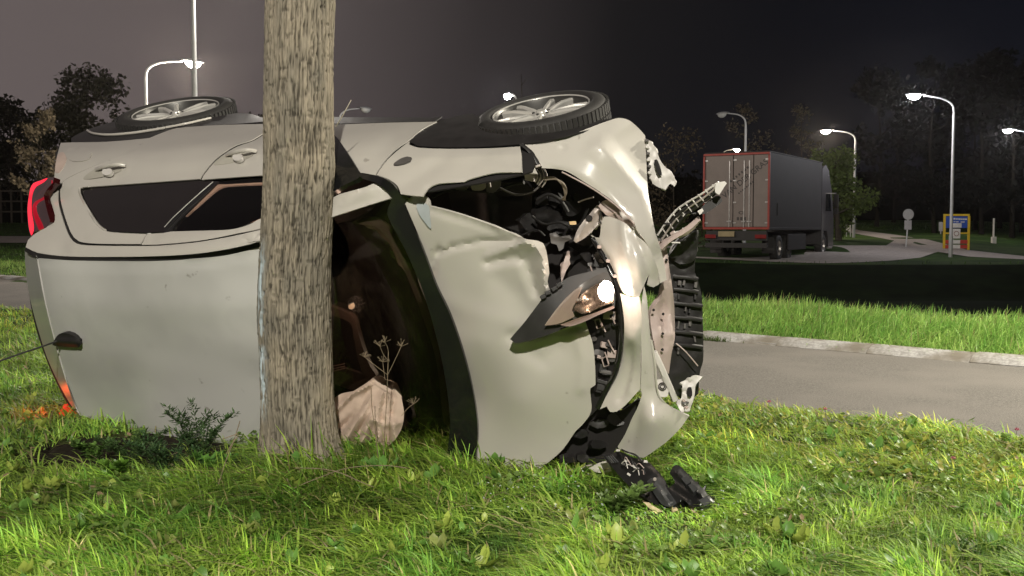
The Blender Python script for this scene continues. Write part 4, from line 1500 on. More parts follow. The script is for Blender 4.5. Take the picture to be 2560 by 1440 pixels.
# crushed rail where it meets the trunk
sheet('bent_rail_end', [(604, 592), (618, 583), (634, 582), (655, 578), (655, 600), (636, 603), (618, 607), (608, 603)], lambda a, b: side(a, b, .014), M_paint, P_, step=5, th=.01, rough=.02, rscale=14)
ant = sheet('aerial_base', [(131, 862), (138, 846), (148, 835), (165, 833), (185, 840), (199, 851), (201, 862), (198, 868), (170, 868), (145, 866)], lambda a, b: roofd(a, b) - .05, M_blk, P_, step=6, th=.055, ridges=[([(140, 852), (190, 856)], 8, .03)])
pxtube('aerial_rod', [(142, 853, 6.22), (100, 868, 6.16), (40, 888, 6.08), (-10, 906, 6.02)], 2.4, M_blk, ant)

# ---- tail lamp
tail = sheet('tail_lamp', [(119, 444), (100, 451), (83, 457), (75, 470), (71, 493), (68, 520), (69, 545), (71, 570), (78, 594, 1), (83, 581), (92, 578), (117, 568), (125, 556), (119, 532), (112, 503), (110, 487), (117, 474), (133, 455), (135, 443, 1)],
             tps([(119, 444, 6.55), (70, 500, 6.66), (70, 560, 6.6), (125, 556, 6.3), (112, 495, 6.42), (135, 443, 6.45), (90, 510, 6.5)]), mat('tail_lamp_lens', (.035, .004, .005), rough=.12, coat=.6), P_, step=8, th=.04)
M_redlit = mat('tail_lamp_lit', (.5, .01, .02), rough=.2, emit=(1.0, .02, .05), estr=1.1)
sheet('lit_strip', [(118, 445), (100, 452), (84, 458), (76, 471), (72, 493), (69, 520), (70, 545), (73, 572), (78, 588), (83, 574), (82, 556), (79, 540), (77, 520), (78, 496), (82, 478), (90, 465), (106, 456)],
      tps([(119, 444, 6.50), (70, 500, 6.58), (70, 560, 6.52), (91, 560, 6.38), (84, 478, 6.44), (90, 510, 6.42)]), M_redlit, tail, step=7, th=.004)
sheet('reflector', [(138, 432), (139, 410), (145, 386), (158, 380), (166, 396), (156, 420), (146, 432)], sideo(.004), mat('red_reflection', (.56, .44, .38), rough=.3, coat=.4), quarter, step=7, th=.004)  # faint red reflection on the panel, made as a tinted piece

# ---- windscreen surround, glass and what lies behind it
wsd = tps([(829, 545, 5.20), (976, 496, 5.07), (1010, 507, 5.08), (1053, 716, 5.15), (1092, 717, 5.13), (1125, 1050, 5.36), (1190, 1070, 5.36), (1178, 1180, 5.44), (1120, 1172, 5.50), (840, 1130, 5.72), (780, 850, 5.56), (780, 600, 5.40), (950, 850, 5.36), (905, 440, 5.14), (960, 450, 5.06)])
sheet('windscreen_surround', [(897, 432), (946, 440), (974, 453), (991, 471), (1001, 487), (1024, 494), (1010, 508), (1040, 580), (1067, 650), (1092, 717), (1125, 787), (1158, 883), (1183, 983), (1194, 1067), (1191, 1129), (1180, 1182), (1120, 1176), (1125, 1050), (1110, 930), (1085, 820), (1053, 716), (1020, 639), (999, 597), (968, 534), (979, 497), (970, 481), (942, 458), (905, 446)],
      wsd, M_blk2, P_, step=12, th=.02, push=-.004)
ws = sheet('windscreen', [(760, 575, 1), (829, 545), (912, 517), (978, 496), (970, 536), (1000, 598), (1021, 640), (1054, 717), (1086, 821), (1111, 931), (1126, 1051), (1121, 1172), (1000, 1160), (840, 1142), (792, 1136, 1)], wsd, M_wind, P_, step=24, th=.004, push=.012)
cab_d = lambda a, b: wsd(a, b) + .75
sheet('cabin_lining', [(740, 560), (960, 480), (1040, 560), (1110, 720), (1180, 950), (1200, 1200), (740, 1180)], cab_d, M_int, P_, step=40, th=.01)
sheet('dashboard', [(880, 557), (914, 562), (938, 566), (955, 580), (972, 600), (995, 640), (1022, 702), (1052, 780), (1090, 900), (1110, 1060), (1130, 1060), (1118, 900), (1080, 790), (1052, 720), (1022, 645), (1000, 602), (962, 556), (920, 540)], lambda a, b: wsd(a, b) + .16, M_trim, P_, step=10, th=.03, ridges=[([(900, 558), (945, 568), (1010, 670)], 8, .03)])
sheet('inner_trim', [(820, 764, 1), (868, 782), (885, 796), (898, 840), (912, 884), (925, 915), (940, 940), (920, 950), (905, 930), (893, 890), (884, 840), (874, 806), (820, 786, 1)], lambda a, b: wsd(a, b) + .22, M_trim, P_, step=9, th=.03)
sheet('seat_back', [(815, 770), (870, 790), (884, 845), (905, 930), (815, 925)], lambda a, b: wsd(a, b) + .4, mat('seat_leatherette', (.07, .045, .04), rough=.7), P_, step=14, th=.08)
sheet('sun_visor', [(818, 932, 1), (850, 920), (912, 938), (945, 955), (885, 975), (840, 962), (818, 958, 1)], lambda a, b: wsd(a, b) + .25, M_trim, P_, step=9, th=.02)
for k_ in range(3):
    pxtube('vent_slat', [(826, 916 + k_ * 7, 5.62), (845, 913 + k_ * 6, 5.6), (862, 909 + k_ * 6, 5.6)], 1.6, M_pink, P_)
sheet('switch', [(870, 762), (878, 758), (883, 766), (879, 775), (872, 772)], lambda a, b: wsd(a, b) + .2, M_all, P_, step=4, th=.02)
lines = []
for k_, (ex, ey, sg) in enumerate(((826, 1040, 1), (838, 1085, -1), (856, 1115, 1), (876, 1128, -1), (898, 1130, 1), (922, 1130, -1), (944, 1126, 1), (966, 1112, -1), (988, 1095, 1))):
    ax_, ay_ = 940 + 3.2 * k_, 950 + 1.5 * k_
    mx_, my_ = (ax_ + ex) / 2 + (10 if k_ % 2 else -6), (ay_ + ey) / 2 + (8 if k_ % 3 else -8)
    lines.append(([(ax_ + .12 * (ex - ax_), ay_ + .12 * (ey - ay_)), (mx_, my_), (ex, ey)], 8 + (k_ % 3) * 2, .052 * sg))
lines += [([(972, 962), (985, 1000), (978, 1035)], 7, -.03), ([(930, 1050), (962, 1062), (1000, 1058)], 7, .022), ([(955, 985), (946, 1020)], 5, .02)]
sheet('airbag', [(815, 1010), (832, 998), (854, 984), (883, 978, 1), (912, 960), (937, 941, 1), (952, 940), (968, 950), (992, 957, 1), (1002, 980), (1005, 1000), (1010, 1033), (1004, 1071), (979, 1108), (937, 1131), (883, 1138), (815, 1135)], tps([(832, 998, 5.50), (950, 945, 5.46), (1005, 1000, 5.42), (1004, 1071, 5.42), (937, 1129, 5.46), (815, 1135, 5.52), (900, 1050, 5.42), (960, 1040, 5.39)]), M_bag, P_, step=6, th=.01, ridges=lines, rough=.012, rscale=28)

# ---- bonnet
hd_c = [(1010, 507, 5.09), (1043, 489, 5.06), (1074, 516, 5.02), (1150, 536, 4.98), (1234, 565, 4.93), (1310, 596, 4.87), (1352, 604, 4.86), (1369, 651, 4.88), (1374, 690, 4.90), (1375, 730, 4.93), (1067, 650, 5.15), (1130, 800, 5.23), (1190, 1000, 5.36), (1190, 1170, 5.44),
        (1319, 1187, 5.30), (1480, 960, 5.04), (1470, 820, 4.98), (1300, 800, 5.03), (1300, 1000, 5.14), (1200, 700, 5.06), (1130, 600, 5.05), (1230, 610, 4.98), (1400, 1090, 5.18), (1200, 850, 5.13)]
hood = sheet('bonnet', [(1012, 508, 1), (1026, 493), (1043, 488), (1066, 492), (1074, 501), (1076, 516, 1), (1147, 535), (1234, 565), (1310, 596), (1345, 602), (1358, 608), (1366, 628), (1370, 651), (1373, 684), (1369, 703), (1376, 730, 1), (1357, 738, 1), (1400, 735), (1450, 770), (1461, 803), (1468, 820), (1481, 855),
                        (1487, 903), (1489, 962, 1), (1476, 971), (1478, 1028), (1455, 1063), (1440, 1077), (1402, 1129), (1348, 1172), (1319, 1188, 1), (1250, 1195), (1183, 1184, 1), (1193, 1129), (1197, 1067), (1186, 983), (1161, 883), (1128, 787), (1095, 717), (1070, 650), (1043, 580)],
             hd_c, M_paint, P_, step=9, th=.01, ridges=[([(1312, 604), (1345, 622), (1356, 650), (1360, 690), (1363, 725)], -24, .045), ([(1218, 644), (1270, 620), (1325, 602)], -16, .022), ([(1222, 655), (1290, 643), (1314, 652), (1326, 690), (1340, 730)], -22, -.030), ([(1095, 632), (1130, 618), (1200, 604), (1290, 600)], -14, -.022), ([(1102, 616), (1084, 650), (1080, 690)], -14, -.022), ([(1236, 566), (1290, 606), (1300, 640)], -10, .010), ([(1104, 615), (1112, 620)], 6, .02),
                                                          ([(1280, 840), (1360, 830), (1450, 812)], 16, -.018), ([(1320, 880), (1360, 900), (1390, 870)], 22, -.014), ([(1440, 830), (1460, 900), (1455, 970)], 16, .014), ([(1250, 700), (1300, 740), (1330, 790)], 30, -.014), ([(1130, 760), (1200, 790), (1260, 800)], 30, .010), ([(1060, 520), (1180, 556), (1310, 606)], 8, -.010)])
sheet('reflection_patch', [(1041, 512), (1056, 506), (1072, 516), (1074, 535), (1077, 572), (1062, 556), (1048, 536)], lambda a, b: tps(hd_c)(a, b) - .014, mat('pale_blue_reflection', (.44, .48, .50), rough=.6), hood, step=8, th=.002)  # bluish reflection on the bonnet, made as a coloured sheet

# ---- torn open nose: bumper skin in three sheets
bmp = sheet('bumper_skin', [(1311, 362, 1), (1374, 354), (1443, 331), (1512, 305), (1547, 295), (1573, 301), (1596, 320), (1613, 339, 1), (1616, 408), (1620, 478), (1625, 512), (1637, 575), (1655, 634), (1665, 686), (1667, 699, 1), (1651, 708, 1), (1648, 687), (1632, 642), (1614, 604), (1593, 576), (1590, 568, 1), (1582, 551), (1558, 525), (1512, 488), (1464, 457), (1422, 431), (1394, 423), (1354, 420, 1), (1345, 400), (1330, 376)],
            [(1311, 362, 4.91), (1443, 331, 4.85), (1560, 297, 4.90), (1613, 340, 4.95), (1620, 478, 4.86), (1667, 699, 4.83), (1651, 707, 4.80), (1592, 572, 4.73), (1512, 488, 4.77), (1354, 420, 4.84), (1500, 400, 4.78)],
            M_paint, P_, step=8, lam=4e-3, ridges=[([(1505, 372), (1535, 405), (1565, 440), (1600, 480), (1625, 545), (1640, 600)], -42, .030), ([(1470, 378), (1540, 330), (1585, 303)], -26, .010), ([(1404, 372), (1409, 368)], 5, -.012), ([(1356, 416), (1420, 428), (1510, 484), (1580, 548)], -9, -.012)])
nose = sheet('nose_panel', [(1477, 588, 1), (1498, 594), (1503, 556), (1510, 542), (1523, 541), (1550, 551), (1574, 564), (1592, 573, 1), (1614, 603), (1633, 641), (1649, 686), (1653, 706, 1), (1634, 718), (1619, 712, 1), (1624, 683, 1), (1606, 722), (1597, 744, 1), (1562, 735), (1546, 709), (1539, 687), (1517, 642), (1494, 609)],
             [(1477, 588, 4.92), (1510, 542, 4.86), (1592, 573, 4.76), (1652, 706, 4.82), (1597, 742, 4.74), (1546, 709, 4.82), (1517, 642, 4.86), (1570, 640, 4.74), (1600, 680, 4.72), (1540, 600, 4.80)], M_paint, P_, step=8, push=.012,
             lam=4e-3, ridges=[([(1556, 560), (1562, 640), (1582, 730)], -16, .018), ([(1588, 585), (1612, 650), (1622, 700)], -16, -.018), ([(1500, 602), (1535, 645), (1556, 720)], -10, .012)])
strip = sheet('lower_nose_strip', [(1550, 733, 1), (1575, 742), (1598, 743, 1), (1604, 780), (1603, 850), (1601, 920), (1600, 973, 1), (1562, 1014), (1543, 1028), (1526, 1030), (1517, 1016, 1), (1500, 1023, 1), (1533, 952), (1552, 914), (1559, 867), (1561, 820), (1558, 780)],
              [(1550, 733, 4.82), (1598, 743, 4.74), (1603, 850, 4.78), (1600, 973, 4.90), (1500, 1023, 5.0), (1543, 1028, 4.95), (1559, 860, 4.86), (1580, 850, 4.77)], M_paint, P_, step=8, ridges=[([(1580, 745), (1584, 850), (1575, 930), (1550, 1000)], 8, -.012), ([(1590, 820), (1588, 900), (1575, 980)], 6, .010)])
low = sheet('bumper_corner', [(1610, 712, 1), (1617, 745), (1622, 800), (1626, 844), (1634, 879), (1636, 926), (1643, 974), (1656, 1002), (1680, 1021), (1703, 1033), (1722, 1040, 1), (1703, 1068), (1668, 1103), (1633, 1129), (1609, 1145, 1), (1571, 1135), (1543, 1118, 1), (1562, 1087), (1581, 1044), (1595, 1016), (1605, 985), (1602, 974), (1604, 900), (1603, 830), (1604, 760)],
            [(1610, 712, 4.76), (1622, 800, 4.78), (1634, 880, 4.82), (1656, 1002, 4.88), (1722, 1040, 4.98), (1609, 1145, 4.98), (1543, 1118, 5.06), (1581, 1044, 4.95), (1604, 900, 4.82), (1630, 1050, 4.84), (1660, 1070, 4.88)], M_paint, P_, step=8, th=.008,
            ridges=[([(1612, 760), (1618, 860), (1625, 960)], 8, .010), ([(1600, 1020), (1590, 1080), (1580, 1125)], 10, -.008)])
pxtube('bumper_edge', [(1628, 850, 4.8), (1636, 900, 4.82), (1643, 974, 4.86), (1657, 1003, 4.88), (1682, 1022, 4.93), (1721, 1040, 4.98)], 3.2, M_paint, low)
pxtube('grille_edge_trim', [(1481, 596, 4.92), (1500, 626, 4.90), (1524, 668, 4.87), (1543, 716, 4.85), (1553, 790, 4.85), (1552, 860, 4.88), (1540, 926, 4.92), (1517, 974, 4.98), (1494, 1020, 5.02)], 7.5, M_blk2, P_)
for a, b, c in ((1498, 617, 4.86), (1520, 652, 4.84), (1538, 690, 4.82)):
    box('clip', at(a, b, c), (.02, .012, .016), M_met2, P_)

def lump(name, a, b, w_, h_, Y_, m, parent, th=.04):
    """irregular moulded piece about w_ by h_ photo pixels"""
    k = random.randint(5, 8)
    ph = random.uniform(0, 6.28)
    ol = []
    for i in range(k):
        an = ph + 2 * math.pi * i / k
        rr_ = random.uniform(.75, 1.2)
        ol.append((a + .55 * w_ * rr_ * math.cos(an), b + .55 * h_ * rr_ * math.sin(an), random.random() < .6))
    gx_, gy_ = random.uniform(-.0012, .0012), random.uniform(-.0012, .0012)
    return sheet(name, ol, lambda p, q: Y_ + gx_ * (p - a) + gy_ * (q - b), m, parent, step=6, th=th, rough=.01, rscale=14)


# ---- engine bay seen through the tear
bayd = tps([(1055, 485, 5.30), (1300, 430, 5.15), (1500, 470, 5.05), (1590, 570, 5.02), (1500, 640, 5.15), (1380, 720, 5.20), (1200, 560, 5.32)])
sheet('engine_bay', [(1040, 480), (1100, 445), (1300, 415), (1330, 360), (1420, 410), (1520, 470), (1600, 565), (1560, 620), (1520, 680), (1450, 740), (1370, 740), (1330, 640), (1200, 580), (1070, 530)], lambda a, b: bayd(a, b) + .12, M_cav, P_, step=22, th=.01)
sheet('battery_box', [(1120, 480, 1), (1200, 462), (1310, 456), (1330, 480), (1325, 545), (1300, 580, 1), (1200, 548), (1130, 524, 1)], lambda a, b: bayd(a, b) + .03, M_blk, P_, step=12, th=.05, ridges=[([(1215, 460), (1225, 555)], 14, .03), ([(1120, 500), (1320, 490)], 5, -.015)])
pxtube('cable_duct', [(1080, 492, 5.18), (1130, 474, 5.16), (1220, 478, 5.14), (1290, 460, 5.10), (1310, 456, 5.08)], 5, M_blk, P_)
sheet('mount_bracket', [(1172, 452, 1), (1212, 442, 1), (1214, 470), (1196, 477), (1180, 475, 1)], flat(5.02), M_met, P_, step=7, th=.01)
pxtube('bracket_rib', [(1222, 448, 5.02), (1226, 468, 5.02)], 3.2, M_met, P_)
sheet('mount_bracket', [(1128, 461), (1150, 459), (1170, 460), (1166, 474), (1140, 474)], flat(5.06), M_pla, P_, step=7, th=.02)
sheet('inner_wing', [(1214, 441, 1), (1245, 438), (1252, 462), (1232, 482), (1216, 478, 1)], flat(5.05), M_pla, P_, step=8, th=.02)
sheet('mount_bracket', [(1311, 437, 1), (1336, 436), (1352, 446), (1346, 454), (1328, 453), (1313, 450, 1)], flat(4.98), M_met, P_, step=6, th=.01)
for k_ in range(7):
    a0 = 1338 + k_ * 4
    pxtube('wire', [(a0, 424 + random.uniform(-4, 6), 4.98), (a0 + 6, 440 + k_, 4.96), (a0 - 4 + random.uniform(-4, 4), 456 + 2 * k_, 4.98)], 1.5, M_pla if k_ % 2 else M_met, P_)
for k_ in range(3):
    pxtube('hose', [(1362, 444 + 3 * k_, 4.95), (1385 + k_ * 2, 444 + k_ * 2, 4.92), (1404 + k_ * 3, 460, 4.92), (1412 + k_ * 2, 482, 4.95), (1412 - k_ * 4, 500, 5.0)], 2.2, mat('hose_tan', (.22, .18, .14), rough=.6) if k_ == 0 else bpy.data.materials['hose_tan'], P_)
sheet('fluid_cap', [(1423, 554, 1), (1440, 553), (1441, 561), (1425, 562, 1)], flat(4.98), mat('yellow_cap', (.62, .42, .20), rough=.5), P_, step=5, th=.02)
for a, b, w_, h_ in ((1352, 506, 36, 25), (1386, 498, 36, 35), (1372, 540, 60, 34), (1425, 519, 48, 35), (1348, 470, 44, 18), (1450, 495, 30, 23), (1300, 600, 30, 14), (1400, 570, 50, 36), (1440, 585, 30, 18), (1325, 560, 44, 44), (1470, 600, 50, 40), (1430, 640, 40, 30)):
    lump('engine_part', a, b, w_, h_, 5.08, M_eng, P_, th=.05)
for k_, pts in enumerate(([(1340, 500), (1370, 486), (1400, 500), (1420, 530)], [(1330, 540), (1360, 560), (1400, 556), (1432, 575)], [(1250, 470), (1290, 486), (1330, 480), (1352, 462)], [(1405, 600), (1420, 570), (1450, 560), (1470, 520)], [(1300, 590), (1340, 575), (1362, 590)])):
    pxtube('hose', [(a, b, 5.0) for a, b in pts], (5, 4, 3, 4, 3)[k_], M_eng if k_ != 2 else M_pla, P_)
pxtube('pipe', [(1446, 505, 4.97), (1465, 498, 4.95), (1484, 493, 4.93)], 2.0, M_met, P_)
sheet('headlamp_bracket', [(1434, 602, 1), (1442, 578), (1456, 556), (1474, 535), (1493, 512, 1), (1502, 528), (1506, 550), (1488, 570), (1462, 595), (1440, 607, 1)], flat(4.93), M_met, P_, step=6, th=.02, ridges=[([(1440, 598), (1470, 556), (1497, 522)], -9, .014), ([(1458, 596), (1500, 552)], -7, -.010)])
v, f = lathe_vf([(0, .004), (.013, .004), (.016, 0), (.016, -.004)], 14)
c_ = at(1473, 546, 4.915)
add('bracket_hole', [c_ + np.array([p[0], -p[2], p[1]]) for p in v], f, M_cav, P_)
sheet('headlamp_bracket', [(1374, 584), (1388, 581), (1400, 592), (1424, 588), (1430, 598), (1412, 606), (1408, 622), (1398, 628), (1392, 612), (1378, 608)], flat(4.98), M_pla, P_, step=6, th=.02, sharp=True, ridges=[([(1376, 590), (1428, 596)], -8, .015)])
sheet('headlamp_bracket', [(1414, 640, 1), (1424, 630), (1424, 660), (1414, 680), (1404, 706, 1), (1402, 690), (1406, 664)], flat(4.93), M_met2, P_, step=6, th=.02, sharp=True, rough=.012, rscale=9)
sheet('inner_panel', [(1495, 515, 1), (1515, 500), (1550, 520), (1590, 570), (1585, 580), (1550, 552), (1515, 538, 1)], lambda a, b: a * 0 + 4.86, M_met2, P_, step=8, th=.01, ridges=[([(1500, 525), (1545, 535), (1580, 565)], 6, .02), ([(1560, 520), (1575, 570)], 6, -.015)])
pxtube('wing_edge', [(1405, 430, 4.80), (1464, 461, 4.78), (1512, 492, 4.78), (1558, 529, 4.74), (1586, 560, 4.72)], 2.2, M_met2, bmp)
pxtube('harness', [(1497, 505, 4.9), (1503, 520, 4.88), (1499, 545, 4.88), (1503, 560, 4.88)], 2.0, M_blk, P_)
pxtube('bumper_gap_trim', [(1302, 362, 4.89), (1318, 374, 4.87), (1336, 396, 4.85), (1350, 420, 4.84)], 6, M_blk, P_)
box('clip', at(1345, 415, 4.82), (.03, .01, .012), M_met, P_, ax=frame((1, 0, .3)))

# ---- grille carcass
grd = tps([(1440, 650, 5.08), (1500, 630, 5.0), (1545, 720, 4.96), (1552, 850, 4.98), (1490, 1000, 5.12), (1465, 820, 5.06)])
carc = sheet('grille_carcass', [(1395, 720), (1425, 676), (1450, 654), (1504, 628), (1530, 660), (1550, 720), (1558, 800), (1556, 870), (1540, 930), (1500, 1010), (1470, 1040), (1470, 960), (1480, 900), (1470, 850), (1450, 800)], grd, M_blk, P_, step=12, th=.02, push=.03)
r2 = np.random.default_rng(12)
for i in range(38):
    b = r2.uniform(640, 1005)
    lo_ = np.interp(b, [640, 760, 810, 860, 960, 1005], [1470, 1455, 1470, 1488, 1494, 1486])
    hi_ = np.interp(b, [640, 720, 800, 900, 1005], [1500, 1538, 1544, 1536, 1496])
    a = r2.uniform(lo_, max(lo_ + 4, hi_))
    Y_ = float(grd(a, b)[0]) - .0
    if i % 2:
        lump('grille_clip', a, b, r2.uniform(12, 34), r2.uniform(8, 24), Y_ - .01, (M_blk, M_pla, M_blk)[i % 3], carc, th=.02)
        continue
    box('grille_clip', at(a, b, Y_), (r2.uniform(10, 34) / F * 5, .03, r2.uniform(5, 22) / F * 5), (M_blk, M_pla, M_blk, M_pla, M_met2)[i % 5] if i % 9 else M_met2, carc, ax=frame((1, r2.uniform(-.2, .2), r2.uniform(-.35, -.05))), bevel=.003)
for a, b, dx, dy in ((1478, 680, 6, 20), (1520, 850, 16, 32), (1500, 800, 14, 30), (1512, 880, 10, 30), (1476, 665, 5, 16), (1530, 792, 8, 18)):
    pxtube('grille_rib', [(a, b, float(grd(a, b)[0]) - .03), (a + dx, b + dy, float(grd(a + dx, b + dy)[0]) - .03)], 2.0, M_met2, carc, k=1)
for a, b in ((1495, 810), (1512, 905)):
    pts_ = [(a - 8, b - 10), (a + 4, b - 13), (a + 10, b + 8), (a - 2, b + 12), (a - 8, b - 10)]
    pxtube('grille_frame', [(x_, y_, float(grd(x_, y_)[0]) - .03) for x_, y_ in pts_], 1.8, M_met2, carc, k=1)
# dark hollow under the bonnet edge
hol = sheet('front_hollow', [(1478, 1000), (1520, 1012), (1548, 1030), (1600, 1000), (1570, 1090), (1540, 1122), (1528, 1142), (1480, 1165), (1420, 1182), (1320, 1190), (1390, 1132), (1440, 1072)], tps([(1478, 1000, 5.25), (1600, 1000, 5.1), (1528, 1142, 5.3), (1320, 1190, 5.42), (1440, 1072, 5.3)]), M_cav, P_, step=14, th=.02)
for a, b, w_, h_ in ((1450, 1085, 50, 26), (1460, 1145, 30, 20), (1500, 1060, 44, 26), (1540, 1050, 40, 30), (1525, 1025, 30, 16), (1495, 1110, 40, 20), (1565, 1020, 24, 30), (1420, 1150, 40, 14)):
    lump('broken_duct', a, b, w_, h_, 5.2, M_blk if a % 4 == 0 else M_eng, hol, th=.03)
pxtube('wing_lip', [(1316, 1186, 5.24), (1370, 1184, 5.22), (1430, 1174, 5.2), (1480, 1162, 5.18)], 2.4, M_met, P_)
sheet('lower_wing_scrap', [(1470, 1172, 1), (1505, 1155), (1560, 1150, 1), (1550, 1172), (1500, 1182)], flat(5.12), M_paint, P_, step=8)

# ---- lit headlamp torn out over the bonnet
hl = sheet('headlamp', [(1275, 848, 1), (1283, 838), (1310, 807), (1332, 778), (1353, 750), (1359, 738), (1386, 720), (1410, 700), (1430, 690), (1470, 680), (1515, 668, 1), (1530, 700), (1538, 741), (1536, 767, 1), (1495, 786), (1459, 803), (1422, 816), (1368, 838), (1314, 854), (1287, 857)],
           [(1275, 848, 4.94), (1359, 738, 4.88), (1515, 668, 4.88), (1536, 767, 4.85), (1422, 816, 4.86), (1300, 850, 4.93), (1430, 750, 4.875), (1360, 800, 4.885)], M_blk, P_, step=9, th=.06)
sheet('reflector', [(1433, 774, 1), (1442, 755), (1456, 735), (1486, 714), (1514, 704, 1), (1530, 720), (1533, 756, 1), (1500, 768), (1462, 784)], [(1433, 774, 4.79), (1514, 704, 4.79), (1533, 756, 4.77), (1480, 745, 4.825)], mat('reflector_chrome', (.42, .34, .28), rough=.22, metal=.9, var=.4, scale=30), hl, step=7, th=.004, rough=.008, rscale=9)
sheet('lamp_lens', [(1361, 814, 1), (1383, 783), (1410, 750), (1441, 721), (1477, 695), (1514, 679, 1), (1530, 705), (1535, 765, 1), (1495, 778), (1459, 794), (1422, 807), (1386, 812)], [(1361, 814, 4.83), (1514, 679, 4.79), (1535, 765, 4.76), (1430, 755, 4.765)], glass_mat('clear_lens', (.93, .90, .87), rough=.08), hl, step=10, th=.004)
sheet('lens_body', [(1361, 814, 1), (1383, 783), (1410, 750), (1441, 722), (1455, 716), (1444, 745), (1430, 776), (1436, 790), (1400, 808)], [(1361, 814, 4.845), (1441, 722, 4.81), (1436, 785, 4.80)], mat('lens_grey', (.40, .34, .31), rough=.35), hl, step=8, th=.004)
sheet('lower_bezel', [(1400, 812, 1), (1440, 797), (1495, 779), (1535, 764), (1536, 770), (1495, 788), (1459, 805), (1425, 816)], [(1400, 812, 4.82), (1535, 766, 4.765), (1460, 800, 4.795)], mat('bezel_pinkish', (.30, .22, .20), rough=.4), hl, step=7, th=.004)
M_hot = mat('headlamp_bulb_lit', (1, .95, .85), emit=(1.0, .84, .70), estr=45)
v, f = lathe_vf([(0, .03), (.016, .028), (.030, .015), (.036, 0), (.03, -.015), (0, -.018)], 16)
c_ = at(1515, 728, 4.755)
add('bulb', [c_ + np.array([p[0], -p[2], p[1] * 1.35]) for p in v], f, M_hot, hl, smooth=True)
for a, b in ((1444, 750), (1452, 748), (1462, 750)):
    v, f = lathe_vf([(0, .006), (.006, .004), (.008, 0), (0, -.004)], 8)
    c_ = at(a, b, 4.772)
    add('small_bulb', [c_ + np.array([p[0], -p[2], p[1]]) for p in v], f, M_wht, hl, smooth=True)
ld = bpy.data.lights.new('headlamp_light', 'POINT')
ld.energy = 1.6
ld.color = (1.0, .72, .56)
ld.shadow_soft_size = .03
lo = bpy.data.objects.new('headlamp_light', ld)
lo.parent = hl
lo.location = Vector(at(1522, 730, 4.70) - org(hl))
col.objects.link(lo)
for k_, (a, b) in enumerate(((1350, 742), (1362, 732), (1378, 722), (1390, 712))):
    box('lamp_tab', at(a + 8, b, 4.86), (.03, .02, .02), M_blk, hl, ax=frame((1, 0, r2.uniform(.2, .7))))

# ---- crash beam, radiator frame and torn brackets at the nose
beam = sheet('crash_beam', [(1645, 600, 1), (1663, 606), (1674, 673), (1685, 755), (1687, 843), (1679, 884), (1672, 935, 1), (1655, 915), (1638, 872), (1626, 804), (1629, 774), (1652, 746), (1660, 690), (1652, 640)],
             [(1645, 600, 4.95), (1663, 606, 4.97), (1687, 800, 5.02), (1672, 935, 5.02), (1630, 790, 4.98), (1655, 720, 4.93), (1660, 830, 4.95)], M_met2, P_, step=8, th=.03, ridges=[([(1665, 620), (1674, 720), (1676, 840)], 5, .018), ([(1655, 760), (1662, 870)], 6, -.018), ([(1682, 680), (1684, 860)], 3, .012)])
for a, b in ((1658, 785), (1657, 834), (1656, 874), (1666, 650), (1634, 775)):
    v, f = lathe_vf([(0, .003), (.006, .003), (.007, 0)], 10)
    c_ = at(a, b, 4.92)
    add('bolt_hole', [c_ + np.array([p[0], -p[2], p[1]]) for p in v], f, M_cav, beam)
frm_d = tps([(1670, 640, 5.06), (1740, 580, 5.0), (1755, 745, 5.08), (1757, 900, 5.12), (1700, 995, 5.1), (1675, 950, 5.06)])
rad = sheet('radiator_frame', [(1668, 650, 1), (1690, 604), (1735, 566), (1746, 600), (1738, 650), (1737, 680, 1), (1748, 712), (1755, 746), (1758, 843), (1758, 901), (1750, 930), (1746, 985, 1), (1722, 1000), (1700, 996), (1672, 962), (1666, 900), (1684, 850), (1684, 755), (1676, 690)], frm_d, M_blk, P_, step=10, th=.03, rough=.012, rscale=18)
for row in (690, 722, 757, 792, 828, 860):
    pxtube('frame_rib', [(1684, row, float(frm_d(1684, row)[0]) - .02), (1720, row + 3, float(frm_d(1720, row)[0]) - .03), (1755 if row > 740 else 1744, row + 8, float(frm_d(1752, row)[0]) - .02)], 6, M_blk, rad, k=3)
    for a in (1697, 1710, 1724, 1738):
        if r2.random() < .75:
            box('slot', at(a + r2.normal(0, 2), row + 18 + r2.normal(0, 3), float(frm_d(a, row + 18)[0]) - .012), (r2.uniform(.008, .016), .02, r2.uniform(.02, .04)), M_blk if r2.random() < .6 else M_pla, rad, ax=frame((1, 0, -.12 + r2.normal(0, .1))), bevel=.002)
pxtube('cable', [(1690, 858, 5.0), (1715, 880, 5.0), (1745, 915, 5.02)], 1.6, M_met2, rad)
sheet('front_slats', [(1672, 640, 1), (1700, 605), (1742, 575, 1), (1744, 610), (1736, 650), (1700, 660)], lambda a, b: frm_d(a, b) - .05, M_blk, rad, step=8, th=.02, rough=.02, rscale=12)
brk = sheet('torn_bracket', [(1612, 346, 1), (1629, 356), (1641, 374), (1651, 401), (1665, 419), (1679, 429), (1690, 453, 1), (1686, 467, 1), (1676, 459), (1664, 474, 1), (1648, 469), (1631, 459, 1), (1625, 440), (1622, 408), (1617, 374)], flat(4.93), M_wht, P_, step=6, th=.012, rough=.02, rscale=14)
sheet('bracket_slot', [(1636, 400), (1642, 398), (1650, 415), (1655, 438), (1648, 440), (1640, 422)], flat(4.905), M_cav, brk, step=5, th=.004)
for k_ in range(6):
    box('bracket_tooth', at(1617 + k_ * 1.4, 352 + k_ * 16, 4.92), (.018, .015, .014), M_wht if k_ % 2 else M_pla, brk, ax=frame((1, .2, -.3)))
strut = empty('grille_strut', tuple(np.zeros(3)), parent=P_)
strut.location = Vector(at(1730, 530, 4.75)) - Vector(org(P_))
